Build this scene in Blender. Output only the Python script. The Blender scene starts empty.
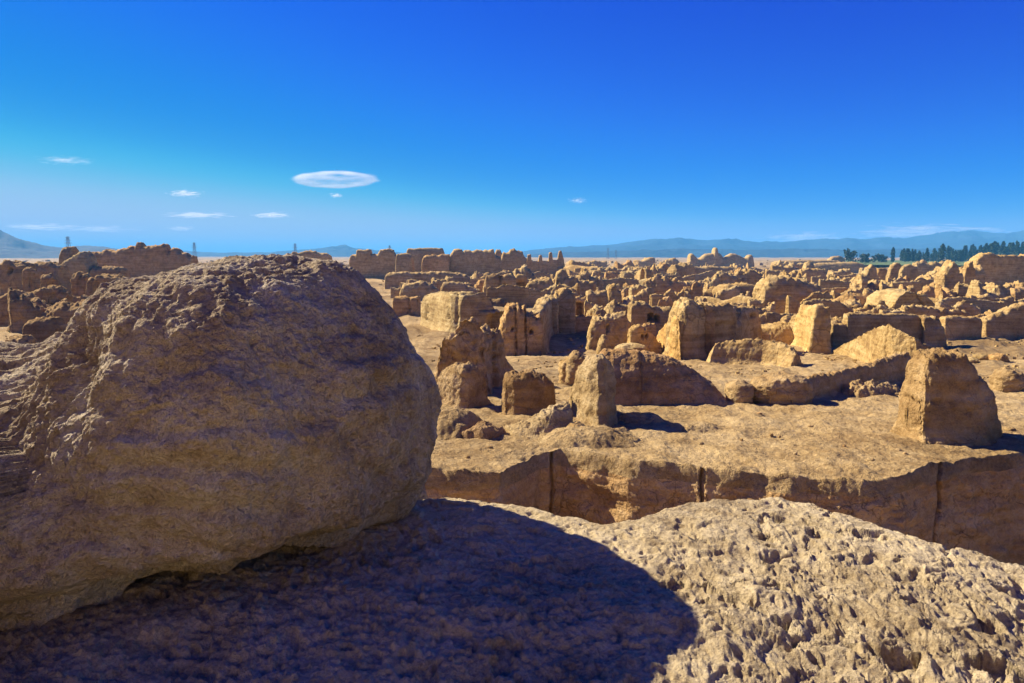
import bpy, math, random
import numpy as np

# ------------------------------------------------------------------ camera
F = 690.0; CX, CY = 512.0, 341.5; HOR = 255.0
TH = math.atan((CY - HOR) / F)
CAM = np.array([0.0, 0.0, 10.0])
ct, st = math.cos(TH), math.sin(TH)
sc = bpy.context.scene
col = sc.collection

def ray(px, py):
    """direction through a photo point, scaled so that its depth (y) is 1"""
    a = px - CX; b = CY - py
    y = F * ct + b * st
    return np.array([a / y, 1.0, (b * ct - F * st) / y])

def proj(P):
    P = np.asarray(P, float) - CAM
    y = P[..., 1]; z = P[..., 2]
    fz = y * ct - z * st; uz = y * st + z * ct
    return CX + F * P[..., 0] / fz, CY - F * uz / fz

# ------------------------------------------------------------------ noise
_rs = np.random.RandomState(7)
_perm = np.tile(_rs.permutation(256), 3).astype(np.int32)
_g = _rs.normal(size=(256, 3)); _g /= np.linalg.norm(_g, axis=1)[:, None]
_g = _g.astype(np.float32)

def perlin(p):
    p = np.asarray(p, np.float32)
    sh = p.shape[:-1]; p = p.reshape(-1, 3)
    i = np.floor(p).astype(np.int32); f = p - i
    i &= 255
    u = f * f * f * (f * (f * 6 - 15) + 10)
    out = np.zeros(len(p), np.float32)
    for dx in (0, 1):
        wx = u[:, 0] if dx else 1 - u[:, 0]
        a = _perm[i[:, 0] + dx]
        for dy in (0, 1):
            wy = u[:, 1] if dy else 1 - u[:, 1]
            b = _perm[a + i[:, 1] + dy]
            for dz in (0, 1):
                wz = u[:, 2] if dz else 1 - u[:, 2]
                g = _g[_perm[b + i[:, 2] + dz] & 255]
                dot = g[:, 0] * (f[:, 0] - dx) + g[:, 1] * (f[:, 1] - dy) + g[:, 2] * (f[:, 2] - dz)
                out += wx * wy * wz * dot
    return (out * 1.6).reshape(sh)

def fbm(p, octv=4, gain=0.5, lac=2.03):
    p = np.asarray(p, np.float32); s = 0; a = 1.0; q = p
    for k in range(octv):
        s = s + a * perlin(q + 17.3 * k); q = q * lac; a *= gain
    return s

def ridged(p, octv=4, gain=0.5, lac=2.03):
    p = np.asarray(p, np.float32); s = 0; a = 1.0; q = p
    for k in range(octv):
        s = s + a * (1 - 2 * np.abs(perlin(q + 31.7 * k))); q = q * lac; a *= gain
    return s

def sstep(e0, e1, x):
    t = np.clip((x - e0) / (e1 - e0), 0, 1); return t * t * (3 - 2 * t)

# ------------------------------------------------------------------ terrain
_dd = np.array([0, 11, 14, 18, 22, 30, 45, 70, 100, 160, 300, 1000, 3000, 60000.])
_dz = np.array([3.9, 3.9, 4.0, 4.15, 4.4, 5.1, 6.3, 7.3, 7.8, 8.2, 8.5, 9.0, 9.5, 9.5])
def ground_z(x, y):
    d = np.asarray(y, float)
    return CAM[2] - np.interp(d, _dd, _dz)

def on_ground(px, py):
    r = ray(px, py)
    lo, hi = 3.0, 4000.0
    for _ in range(60):
        m = math.sqrt(lo * hi)
        if CAM[2] + r[2] * m > ground_z(r[0] * m, m): lo = m
        else: hi = m
    return np.array([r[0] * lo, lo, CAM[2] + r[2] * lo])

# ------------------------------------------------------------------ objects
def tag(o, label=None, cat=None, group=None, kind=None):
    if label: o['label'] = label
    if cat: o['category'] = cat
    if group: o['group'] = group
    if kind or label: o['kind'] = kind or 'thing'
    return o

def mesh_obj(name, V, faces, mat, origin=None, parent=None, smooth=True):
    """V (n,3) world points, faces (m,4) int array or list of lists of arrays"""
    V = np.asarray(V, np.float64)
    if origin is None: origin = np.zeros(3)
    me = bpy.data.meshes.new(name)
    V = V - origin
    groups = [np.asarray(f, np.int32) for f in (faces if isinstance(faces, list) else [faces]) if len(f)]
    nl = sum(g.size for g in groups); npoly = sum(len(g) for g in groups)
    me.vertices.add(len(V)); me.vertices.foreach_set('co', V.astype(np.float32).ravel())
    me.loops.add(nl); me.polygons.add(npoly)
    me.loops.foreach_set('vertex_index', np.concatenate([g.ravel() for g in groups]))
    tot = np.concatenate([np.full(len(g), g.shape[1], np.int32) for g in groups])
    start = np.concatenate([[0], np.cumsum(tot)[:-1]]).astype(np.int32)
    me.polygons.foreach_set('loop_start', start)
    me.polygons.foreach_set('use_smooth', np.full(npoly, smooth))
    me.update(calc_edges=True); me.validate()
    if mat: me.materials.append(mat)
    o = bpy.data.objects.new(name, me); col.objects.link(o)
    o.location = origin
    if parent is not None: o.parent = parent
    return o

def empty(name, loc):
    o = bpy.data.objects.new(name, None); col.objects.link(o)
    o.location = loc; o.empty_display_size = 0.1
    return o

def grid_faces(n, m, wrap=False, off=0):
    i = np.arange(n - 1)[:, None]; j = np.arange(m if wrap else m - 1)[None, :]
    j2 = (j + 1) % m
    return np.stack([i * m + j, (i + 1) * m + j, (i + 1) * m + j2, i * m + j2], -1).reshape(-1, 4) + off

def grid_normals(P):
    du = np.gradient(P, axis=0); dv = np.gradient(P, axis=1)
    n = np.cross(du, dv); l = np.linalg.norm(n, axis=-1, keepdims=True); l[l < 1e-12] = 1
    return n / l

# ------------------------------------------------------------------ materials
def new_mat(name):
    m = bpy.data.materials.new(name); m.use_nodes = True
    nt = m.node_tree
    b = nt.nodes['Principled BSDF']
    return m, nt, b

def N(nt, t, **kw):
    n = nt.nodes.new(t)
    for k, v in kw.items():
        if k in n.inputs: n.inputs[k].default_value = v
        else: setattr(n, k, v)
    return n

def ramp(nt, fac, stops):
    r = nt.nodes.new('ShaderNodeValToRGB')
    e = r.color_ramp.elements
    while len(e) > 1: e.remove(e[-1])
    e[0].position = stops[0][0]; e[0].color = (*stops[0][1], 1)
    for p, c in stops[1:]:
        x = e.new(p); x.color = (*c, 1)
    nt.links.new(fac, r.inputs[0]); return r

def mixc(nt, fac, a, b, mode='MIX'):
    m = nt.nodes.new('ShaderNodeMix'); m.data_type = 'RGBA'; m.blend_type = mode
    for s, v in ((m.inputs[0], fac), (m.inputs[6], a), (m.inputs[7], b)):
        if isinstance(v, (int, float)): s.default_value = v
        elif isinstance(v, tuple): s.default_value = (*v, 1)
        else: nt.links.new(v, s)
    return m.outputs[2]

def earth(name, dark, mid, light, scales=(0.4, 3.0, 22.0), bumps=((9.0, 0.06), (45.0, 0.02)),
          crack=0.0, crack_scale=2.0, strata=0.0, tint=True, speck=0.0, far=0.0, rough=0.95, crack_col=0.35):
    m, nt, b = new_mat(name); L = nt.links.new
    geo = N(nt, 'ShaderNodeNewGeometry')
    pos = geo.outputs['Position']
    n1 = N(nt, 'ShaderNodeTexNoise', Scale=scales[0], Detail=4.0, Roughness=0.6)
    n2 = N(nt, 'ShaderNodeTexNoise', Scale=scales[1], Detail=6.0, Roughness=0.65)
    n3 = N(nt, 'ShaderNodeTexNoise', Scale=scales[2], Detail=4.0, Roughness=0.7)
    for n in (n1, n2, n3): L(pos, n.inputs['Vector'])
    a = N(nt, 'ShaderNodeMath', operation='MULTIPLY'); L(n1.outputs[0], a.inputs[0]); a.inputs[1].default_value = 0.35
    c = N(nt, 'ShaderNodeMath', operation='MULTIPLY_ADD'); L(n2.outputs[0], c.inputs[0]); c.inputs[1].default_value = 0.4; L(a.outputs[0], c.inputs[2])
    d = N(nt, 'ShaderNodeMath', operation='MULTIPLY_ADD'); L(n3.outputs[0], d.inputs[0]); d.inputs[1].default_value = 0.25; L(c.outputs[0], d.inputs[2])
    fac = d.outputs[0]
    if strata:
        mp = N(nt, 'ShaderNodeMapping'); mp.inputs['Scale'].default_value = (0.25, 0.25, 5.0)
        L(pos, mp.inputs['Vector'])
        ns = N(nt, 'ShaderNodeTexNoise', Scale=1.0, Detail=3.0); L(mp.outputs[0], ns.inputs['Vector'])
        e = N(nt, 'ShaderNodeMath', operation='MULTIPLY_ADD'); L(ns.outputs[0], e.inputs[0]); e.inputs[1].default_value = strata
        L(fac, e.inputs[2])
        e2 = N(nt, 'ShaderNodeMath', operation='SUBTRACT'); L(e.outputs[0], e2.inputs[0]); e2.inputs[1].default_value = strata * 0.5
        fac = e2.outputs[0]
    r = ramp(nt, fac, [(0.39, dark), (0.5, mid), (0.61, light)])
    colr = r.outputs[0]
    if crack:
        wn = N(nt, 'ShaderNodeTexNoise', Scale=crack_scale * 1.3, Detail=3.0); L(pos, wn.inputs['Vector'])
        wv = N(nt, 'ShaderNodeVectorMath', operation='MULTIPLY_ADD'); L(wn.outputs['Color'], wv.inputs[0])
        wv.inputs[1].default_value = (0.5, 0.5, 0.5); L(pos, wv.inputs[2])
        vo = N(nt, 'ShaderNodeTexVoronoi', feature='DISTANCE_TO_EDGE', Scale=crack_scale); L(wv.outputs[0], vo.inputs['Vector'])
        cr = ramp(nt, vo.outputs['Distance'], [(0.0, (1, 1, 1)), (0.035, (0, 0, 0))])
        gate = ramp(nt, n1.outputs[0], [(0.42, (0, 0, 0)), (0.6, (1, 1, 1))])
        cm = N(nt, 'ShaderNodeMath', operation='MULTIPLY'); L(cr.outputs[0], cm.inputs[0]); L(gate.outputs[0], cm.inputs[1])
        cm2 = N(nt, 'ShaderNodeMath', operation='MULTIPLY'); L(cm.outputs[0], cm2.inputs[0]); cm2.inputs[1].default_value = crack
        colr = mixc(nt, cm2.outputs[0], colr, tuple(v * crack_col for v in dark))
    if speck:
        sn = N(nt, 'ShaderNodeTexVoronoi', Scale=speck); L(pos, sn.inputs['Vector'])
        sr = ramp(nt, sn.outputs['Color'], [(0.0, (0.62, 0.6, 0.58)), (0.35, (1, 1, 1)), (0.8, (1, 1, 1)), (1.0, (1.35, 1.33, 1.3))])
        colr = mixc(nt, 0.7, colr, sr.outputs[0], 'MULTIPLY')
    if far:
        fn = N(nt, 'ShaderNodeTexNoise', Scale=far, Detail=6.0, Roughness=0.65); L(pos, fn.inputs['Vector'])
        fr = ramp(nt, fn.outputs[0], [(0.42, (0.5, 0.46, 0.42)), (0.54, (1, 1, 1))])
        colr = mixc(nt, 0.85, colr, fr.outputs[0], 'MULTIPLY')
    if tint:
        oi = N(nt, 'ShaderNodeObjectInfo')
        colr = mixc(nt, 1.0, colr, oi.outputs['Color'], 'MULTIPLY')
    L(colr, b.inputs['Base Color'])
    b.inputs['Roughness'].default_value = rough
    b.inputs['Specular IOR Level'].default_value = 0.12
    nrm = None
    for s, dist in bumps:
        bn = N(nt, 'ShaderNodeTexNoise', Scale=s, Detail=5.0, Roughness=0.65); L(pos, bn.inputs['Vector'])
        bu = N(nt, 'ShaderNodeBump', Strength=1.0, Distance=dist); L(bn.outputs[0], bu.inputs['Height'])
        if nrm is not None: L(nrm, bu.inputs['Normal'])
        nrm = bu.outputs[0]
    if crack:
        bu = N(nt, 'ShaderNodeBump', Strength=0.8, Distance=0.05, invert=True); L(cm2.outputs[0], bu.inputs['Height'])
        L(nrm, bu.inputs['Normal']); nrm = bu.outputs[0]
    L(nrm, b.inputs['Normal'])
    return m

M_wall = earth('mud_brick', (0.27, 0.165, 0.06), (0.44, 0.295, 0.112), (0.56, 0.405, 0.18), scales=(0.22, 1.2, 9.0),
               bumps=((1.6, 0.20), (7.0, 0.06), (30.0, 0.018)), crack=0.5, crack_scale=0.7, strata=0.35)
M_near = earth('weathered_adobe', (0.27, 0.165, 0.062), (0.43, 0.285, 0.12), (0.56, 0.40, 0.195), scales=(0.5, 3.0, 25.0),
               bumps=((5.0, 0.07), (20.0, 0.03), (70.0, 0.008)), crack=0.35, crack_scale=1.6, strata=0.3)
M_ground = earth('dry_earth', (0.27, 0.165, 0.065), (0.46, 0.31, 0.135), (0.61, 0.44, 0.215), scales=(0.16, 1.6, 16.0),
                 bumps=((2.5, 0.16), (9.0, 0.09), (40.0, 0.025)), crack=0.12, crack_scale=2.6, tint=False, speck=9.0, far=0.035)
M_bounce_face = earth('bounce_painted_earth', (0.36, 0.205, 0.075), (0.52, 0.32, 0.13), (0.62, 0.42, 0.20), scales=(0.6, 3.0, 22.0),  # shaded cliff face: warm bounced light is put into the earth colour
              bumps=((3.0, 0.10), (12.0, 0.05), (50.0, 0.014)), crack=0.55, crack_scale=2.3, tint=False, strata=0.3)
M_boulder = earth('grey_rammed_earth', (0.35, 0.25, 0.14), (0.57, 0.445, 0.27), (0.70, 0.60, 0.43), scales=(1.1, 5.0, 38.0),
                  bumps=((6.0, 0.09), (24.0, 0.045), (90.0, 0.012)), tint=False, speck=55.0, strata=0.12)
M_mound = earth('gritty_earth', (0.29, 0.205, 0.105), (0.50, 0.385, 0.215), (0.64, 0.515, 0.315), scales=(1.0, 7.0, 50.0),
                bumps=((14.0, 0.03), (50.0, 0.018), (150.0, 0.007)), tint=False, speck=75.0)
# ------------------------------------------------------------------ ground sheet
def build_ground():
    lip_px = [(-300, 478), (200, 474), (420, 472), (470, 473), (500, 474), (520, 463), (540, 452), (560, 450), (600, 456), (640, 462), (700, 467),
              (780, 474), (860, 479), (905, 476), (930, 466), (960, 459), (1024, 452), (1400, 452)]
    la, ld = [], []
    for px, py in lip_px:
        g = on_ground(px, py); la.append(g[0] / g[1]); ld.append(g[1])
    a = np.concatenate([np.linspace(-3.0, -0.80, 45)[:-1], np.linspace(-0.80, 0.80, 820), np.linspace(0.80, 3.0, 45)[1:]])
    dl = np.interp(a, la, ld)
    dl = dl + 0.06 * fbm(np.stack([a * 14, a * 0, a * 0], -1), 4, 0.5)
    rows = []
    low = 3.6                                                   # depth of the lane below the terrace lip
    for t in np.linspace(0, 1, 16)[:-1]:                        # lane floor
        d = -25 + (dl - 0.5 + 25) * t
        rows.append(np.stack([a * np.maximum(d, 8), d, ground_z(0, dl) - low + 0 * a], -1))
    for t in np.linspace(0, 1, 110)[:-1]:                       # cliff face, rounded lip
        d = dl - 0.5 + 0.35 * t + 0.15 * t ** 8
        rows.append(np.stack([a * d, d, ground_z(0, dl) - low * (1 - t) - 0.05 * t ** 6 + 0 * a], -1))
    nface = len(rows)
    for t in np.linspace(0, 1, 260)[:-1]:
        d = 1.0 / ((1 - t) / dl + t / 70.0)
        rows.append(np.stack([a * d, d, ground_z(0, d)], -1))
    for t in np.linspace(0, 1, 150):
        d = 70.0 * (45000 / 70.0) ** t + 0 * a
        rows.append(np.stack([a * d, d, ground_z(0, d)], -1))
    P = np.array(rows)
    d = P[..., 1]
    # face detail: bulges, brick courses, cracks
    Q = P * np.array([1.1, 1.1, 1.6])
    w = np.zeros(P.shape[0]); w[15:nface] = 1
    tt = np.zeros(P.shape[0]); tt[15:nface] = np.linspace(0, 1, nface - 15)
    bulge = 0.09 * fbm(Q, 5) + 0.035 * np.round(3 * fbm(P * np.array([1.6, 1.6, 3.0]) + 4, 4)) / 1.5 + 0.02 * ridged(P * np.array([3, 3, 7.0]), 3)
    fw = (w * sstep(0, 0.06, tt) * (1 - 0.6 * sstep(0.9, 1.0, tt)))[:, None]
    P[..., 1] -= fw * bulge
    A = P[..., 0] / np.maximum(P[..., 1], 1)
    px = CX + F * A / ct
    for cpx, cw, dep in ((553, 1.5, 0.22), (711, 1.8, 0.24), (958, 1.5, 0.22)):
        wob = cpx + 2.5 * perlin(np.stack([P[..., 2] * 1.8, 0 * A + cpx, 0 * A], -1))
        P[..., 1] += (w[:, None] * sstep(0.03, 0.1, tt)[:, None]) * dep * np.exp(-((px - wob) / (cw * (0.45 + 0.8 * tt[:, None] * (0.6 + 0.6 * fbm(np.stack([P[..., 2] * 3, 0 * A + cpx, 0 * A], -1), 2))))) ** 2)
    # surface relief, growing with distance
    amp = np.interp(d, [9, 12, 20, 40, 100, 300, 1500, 6000], [0.05, 0.08, 0.12, 0.24, 0.55, 0.9, 1.2, 1.5])
    wl = np.interp(d, [9, 20, 60, 200, 1000, 6000], [0.8, 1.1, 2.2, 6.0, 25.0, 120.0])
    Q = P / wl[..., None]
    top = np.ones(P.shape[0]); top[:nface] = 0
    rel = fbm(Q, 5, 0.55) + 0.5 * ridged(Q * 0.6 + 9, 3) - 0.3
    near = np.interp(d, [9, 22, 45], [1.0, 0.8, 0.0])
    P[..., 2] += top[:, None] * near * (0.035 * np.round(2.5 * fbm(P * 0.9 + 33, 4, 0.6)) / 2.5 + 0.02 * fbm(P * 4.0, 4, 0.65))
    P[..., 2] += top[:, None] * amp * rel * 0.7
    lipw = np.exp(-((np.arange(P.shape[0]) - nface) / 9.0) ** 2)
    P[..., 2] += lipw[:, None] * 0.05 * fbm(P * 2.5 + 5, 4)
    o = mesh_obj('ground', P.reshape(-1, 3), grid_faces(P.shape[0], P.shape[1])[:, ::-1], M_ground)
    o.data.materials.append(M_bounce_face)
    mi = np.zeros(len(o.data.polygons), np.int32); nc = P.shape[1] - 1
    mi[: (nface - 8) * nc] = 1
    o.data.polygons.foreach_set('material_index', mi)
    tag(o, kind='structure')

# ------------------------------------------------------------------ mound the photographer stands on
def build_mound():
    ridge = [(-400, 505), (0, 505), (300, 500), (420, 497), (470, 500), (520, 506), (560, 514), (600, 521), (640, 521), (665, 510), (690, 502), (740, 497), (800, 500),
             (850, 515), (900, 535), (960, 549), (1024, 566), (1150, 610), (1400, 700)]
    rp = np.array(ridge, float)
    a = np.concatenate([np.linspace(-1.7, -0.8, 90)[:-1], np.linspace(-0.8, 0.8, 980), np.linspace(0.8, 1.35, 70)[1:]])
    px = CX + F * a / ct * 1.0
    sl_r = np.array([-ray(p, q)[2] for p, q in ridge]); ar = np.array([ray(p, q)[0] for p, q in ridge])
    S = np.interp(a, ar, sl_r)
    S = S + 0.004 * fbm(np.stack([a * 18, a * 0, a * 0 + 3], -1), 4)
    H = np.interp(a, [-1.7, -0.3, 0.3, 0.8, 1.35], [1.6, 1.6, 1.62, 1.75, 2.1])
    rows = []
    for t in np.linspace(0, 1, 70)[:-1]:                         # unseen ground behind the camera, its bank added to bounce sunlight onto the boulder
        dd = -11 + (1.0 - -11) * t ** 0.6
        zz = -H + 5.0 * sstep(-0.5, -7.5, np.array(dd))
        rows.append(np.stack([a * (1.105 + (1.1 - dd) * 2.2), dd + 0 * a, CAM[2] + zz + 0 * a], -1))
    nb = len(rows)
    n1 = 430
    dr = H / S
    for t in np.linspace(0, 1, n1):                              # up to the ridge
        s = 1.45 + (S - 1.45) * (1 - (1 - t) ** 1.35)
        dd = H / s
        k = (dd / dr)
        rows.append(np.stack([a * dd, dd, CAM[2] - H + 0 * a], -1))
    for t in np.linspace(0, 1, 60)[1:]:                          # over the far edge and down
        dd = dr + 0.06 * t * 1.0 + 2.0 * t ** 1.3
        rows.append(np.stack([a * dd, dd, CAM[2] - H - 0.5 * (2.0 * t) ** 1.7 - 1.4 * t ** 2 * 1.4], -1))
    P = np.array(rows)
    pxx = CX + F * P[..., 0] / np.maximum(P[..., 1], 1.0) / ct
    right = sstep(560, 800, pxx)
    left = 1 - right
    fade = np.ones(P.shape[0]); 
    big = 0.05 * fbm(P * 1.2 + 3, 3)
    P0 = P; P = P + 0.07 * np.stack([fbm(P * 3.3 + 77, 3), fbm(P * 3.3 + 99, 3), 0 * P[..., 0]], -1)
    patch = sstep(-0.35, 0.45, fbm(P * 1.3 + 21, 3) + 0.5 * sstep(620, 980, pxx) - 0.1)
    lumps = 0.017 * fbm(P * 4.0 + 11, 4, 0.6) + patch * 0.013 * fbm(P * 8.0 + 31, 4, 0.6)
    crust = 0.017 * np.round(2.2 * fbm(P * 4.5 + 15, 4, 0.55)) / 2.2 + 0.006 * np.maximum(ridged(P * 12 + 9, 3), -0.3)
    pits = -(0.3 + patch) * 0.052 * sstep(0.34, 0.62, fbm(P * 4.2 + 40, 4, 0.6)) - 0.022 * sstep(0.3, 0.6, perlin(P * 10.0 + 70)) - 0.010 * sstep(0.25, 0.55, perlin(P * 27.0 + 7))
    fine = 0.0055 * fbm(P * 24, 4, 0.65)
    lumps = lumps + crust
    P = P0
    smooth = 0.018 * fbm(P * 6 + 20, 4) - 0.02 * sstep(0.25, 0.55, perlin(P * 16 + 7)) + 0.010 * fbm(P * 30, 3) - 0.03 * sstep(0.3, 0.6, fbm(P * 7 + 90, 3)) + 0.012 * sstep(0.35, 0.6, perlin(P * 20 + 33))
    disp = big + right * (lumps + pits + fine) + left * smooth
    edge = np.exp(-((np.arange(P.shape[0]) - n1 - nb) / 40.0) ** 2)[:, None]
    disp = disp * (1 - 0.55 * edge)
    P[..., 2] += disp
    P[..., 1] += 0.5 * right * 0.04 * fbm(P * 7 + 55, 3)
    o = mesh_obj('mound', P.reshape(-1, 3), grid_faces(P.shape[0], P.shape[1])[:, ::-1], M_mound)
    tag(o, kind='structure')

# ------------------------------------------------------------------ the big boulder on it
def sd_ell(p, c, r, e=2.0, rot=0.0, tilt=0.0):
    q = p - np.array(c)
    cr, sr = math.cos(rot), math.sin(rot)
    x = q[..., 0] * cr + q[..., 1] * sr; y = -q[..., 0] * sr + q[..., 1] * cr; z = q[..., 2]
    if tilt:
        c2, s2 = math.cos(tilt), math.sin(tilt)
        x, z = x * c2 + z * s2, -x * s2 + z * c2
    k = (np.abs(x / r[0]) ** e + np.abs(y / r[1]) ** e + np.abs(z / r[2]) ** e) ** (1 / e)
    return (k - 1) * min(r)

def sd_cap(p, a, b, r0, r1):
    a = np.array(a); b = np.array(b); ab = b - a
    t = np.clip(((p - a) @ ab) / (ab @ ab), 0, 1)
    return np.linalg.norm(p - a - t[..., None] * ab, axis=-1) - (r0 + (r1 - r0) * t)

def smin(a, b, k):
    h = np.clip(0.5 + 0.5 * (b - a) / k, 0, 1)
    return b + (a - b) * h - k * h * (1 - h)

def boulder_sdf(p):
    # camera-relative coordinates: x right, y away, z up; the long axis runs away to the right
    d = sd_ell(p, (-1.45, 3.80, -0.93), (1.04, 0.84, 0.92), 2.3, rot=1.02, tilt=0.13)
    d = smin(d, sd_ell(p, (-1.24, 3.88, -1.05), (0.76, 0.58, 0.58), 2.4, rot=1.0), 0.22)
    d = smin(d, sd_ell(p, (-2.75, 3.75, -1.46), (1.05, 0.95, 0.82), 2.1, rot=0.2, tilt=0.38), 0.30)
    d = smin(d, sd_cap(p, (-2.36, 4.0, -0.98), (-2.22, 3.0, -1.42), 0.55, 0.46), 0.28)
    d = smin(d, sd_cap(p, (-3.1, 3.6, -1.0), (-2.75, 2.35, -1.15), 0.55, 0.5), 0.3)
    d = smin(d, sd_ell(p, (-1.25, 4.5, -1.75), (0.7, 0.5, 0.30), 2.0, rot=0.6), 0.2)
    return d

def build_boulder():
    n = 330
    t = np.linspace(-1, 1, n)
    u, v = np.meshgrid(np.tan(t * math.pi / 4), np.tan(t * math.pi / 4), indexing='ij')
    one = np.ones_like(u)
    faces = [(u, -one, v), (one, u, v), (-u, one, v), (-one, -u, v), (u, v, one)]
    Vs, Fs, off = [], [], 0
    c = np.array([-1.65, 3.75, -1.0])
    for fx, fy, fz in faces:
        D = np.stack([fx, fy, fz], -1); D /= np.linalg.norm(D, axis=-1, keepdims=True)
        lo = np.zeros(D.shape[:2]); hi = np.full(D.shape[:2], 4.0)
        # march inwards from outside, then bisect
        r = np.full(D.shape[:2], 3.2)
        for _ in range(70):
            s = boulder_sdf(c + D * r[..., None]); r = np.maximum(r - np.clip(s, -0.05, 0.2) * 0.8, 0.02)
        P = c + D * r[..., None]
        e = 0.01
        g = np.stack([boulder_sdf(P + np.eye(3)[k] * e) - boulder_sdf(P - np.eye(3)[k] * e) for k in range(3)], -1)
        nrm = g / np.maximum(np.linalg.norm(g, axis=-1, keepdims=True), 1e-9)
        W = P
        lay = np.array([1.0, 1.0, 2.2])
        disp = 0.07 * fbm(W * 1.4 + 2, 3) + 0.016 * fbm(W * 4.2 + 8, 4, 0.5) + 0.008 * fbm(W * 16 + 3, 4, 0.6)
        disp += 0.012 * (ridged(W * lay * 1.7 + 30, 3) - 0.4)
        st = W[..., 2] * 5.2 + 0.55 * fbm(W * 1.6 + 12, 3) + 0.25 * W[..., 0]
        lg = st - np.floor(st)
        disp += 0.030 * (sstep(0.0, 0.65, lg) - sstep(0.72, 1.0, lg) - 0.4) * sstep(0.75, 0.2, nrm[..., 2]) * sstep(-0.35, 0.35, fbm(W * 1.1 + 71, 2))
        disp += 0.003 * fbm(W * 42, 3, 0.6) - 0.011 * sstep(0.34, 0.6, perlin(W * 13 + 5)) - 0.006 * sstep(0.3, 0.55, perlin(W * 30 + 2))
        disp += 0.006 * sstep(0.36, 0.55, perlin(W * 17 + 44))
        disp -= 0.02 * sstep(0.25, 0.7, fbm(W * 5.5 + 60, 3)) * sstep(-0.2, 0.6, 0.2 + fbm(W * 1.3, 2))
        # rain rills running down the upper flanks
        up = sstep(-0.05, 0.55, nrm[..., 2])
        ang = np.arctan2(W[..., 1] - 4.0, W[..., 0] + 1.6)
        ril = ridged(np.stack([ang * 6.0 + 0.5 * fbm(W * 2.2 + 50, 3), W[..., 2] * 0.8, 0.3 * np.hypot(W[..., 0] + 1.6, W[..., 1] - 4.0)], -1), 4)
        lf = sstep(-1.5, -2.1, W[..., 0])
        disp -= 0.032 * up * (ril - 0.3) * (0.08 + 0.92 * lf)
        disp -= 0.22 * sstep(-1.28, -1.56, W[..., 2] + 0.05 * fbm(W * 3, 2)) * sstep(0.1, -0.4, nrm[..., 1])
        P = P + nrm * disp[..., None]
        hd = sd_ell(P, (-1.90, 3.15, -0.58), (0.15, 0.34, 0.27), 2.0)
        P = P + nrm * (-0.16 * sstep(0.02, -0.12, hd))[..., None]
        Vs.append((P + CAM).reshape(-1, 3)); Fs.append(grid_faces(n, n, off=off)); off += n * n
    V = np.concatenate(Vs); Fc = np.concatenate(Fs)
    # weld the seams of the five sides
    key = np.round(V / 1e-5).astype(np.int64)
    _, first, inv = np.unique(key, axis=0, return_index=True, return_inverse=True)
    o = mesh_obj('boulder', V[first], inv.reshape(-1)[Fc], M_boulder, origin=np.array([-1.65, 3.75, 8.35]))
    tag(o, 'huge rounded grey-brown boulder of eroded earth filling the left foreground', 'boulder')

# ------------------------------------------------------------------ mountains
def build_range(name, prof, d0, depth, mat, seed, rough=1.0, base=-12):
    pr = np.array(prof, float)
    a = np.linspace(pr[0, 0], pr[-1, 0], 420)
    ty = np.interp(a, pr[:, 0], pr[:, 1])
    top = np.array([CAM[2] + ray(p, q)[2] * d0 for p, q in zip(a, ty)])
    xx = np.array([ray(p, q)[0] for p, q in zip(a, ty)])
    h = np.maximum(top - base, 1.0)
    rows = []
    ts = np.concatenate([np.linspace(-1, 0, 60), np.linspace(0, 1, 20)[1:]])
    for t in ts:
        d = d0 + depth * t
        k = (1 - abs(t)) ** 1.25
        rows.append(np.stack([xx * d, d + 0 * xx, base + h * k], -1))
    P = np.array(rows)
    q = np.stack([P[..., 0], P[..., 1] * 0.8, P[..., 0] * 0 + seed * 100.0], -1) / (depth * 0.35)
    env = (1 - np.abs(ts)) ** 0.8 * np.minimum(1, np.abs(ts) * 4 + 0.12)
    P[..., 2] += env[:, None] * h[None, :] * 0.33 * (ridged(q, 5, 0.55) - 0.5) * rough
    P[..., 2] += h[None, :] * 0.05 * rough * fbm(q * 5, 4) * (env[:, None] > 0)
    o = mesh_obj(name, P.reshape(-1, 3), grid_faces(P.shape[0], P.shape[1])[:, ::-1], mat)
    tag(o, kind='structure')

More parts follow.
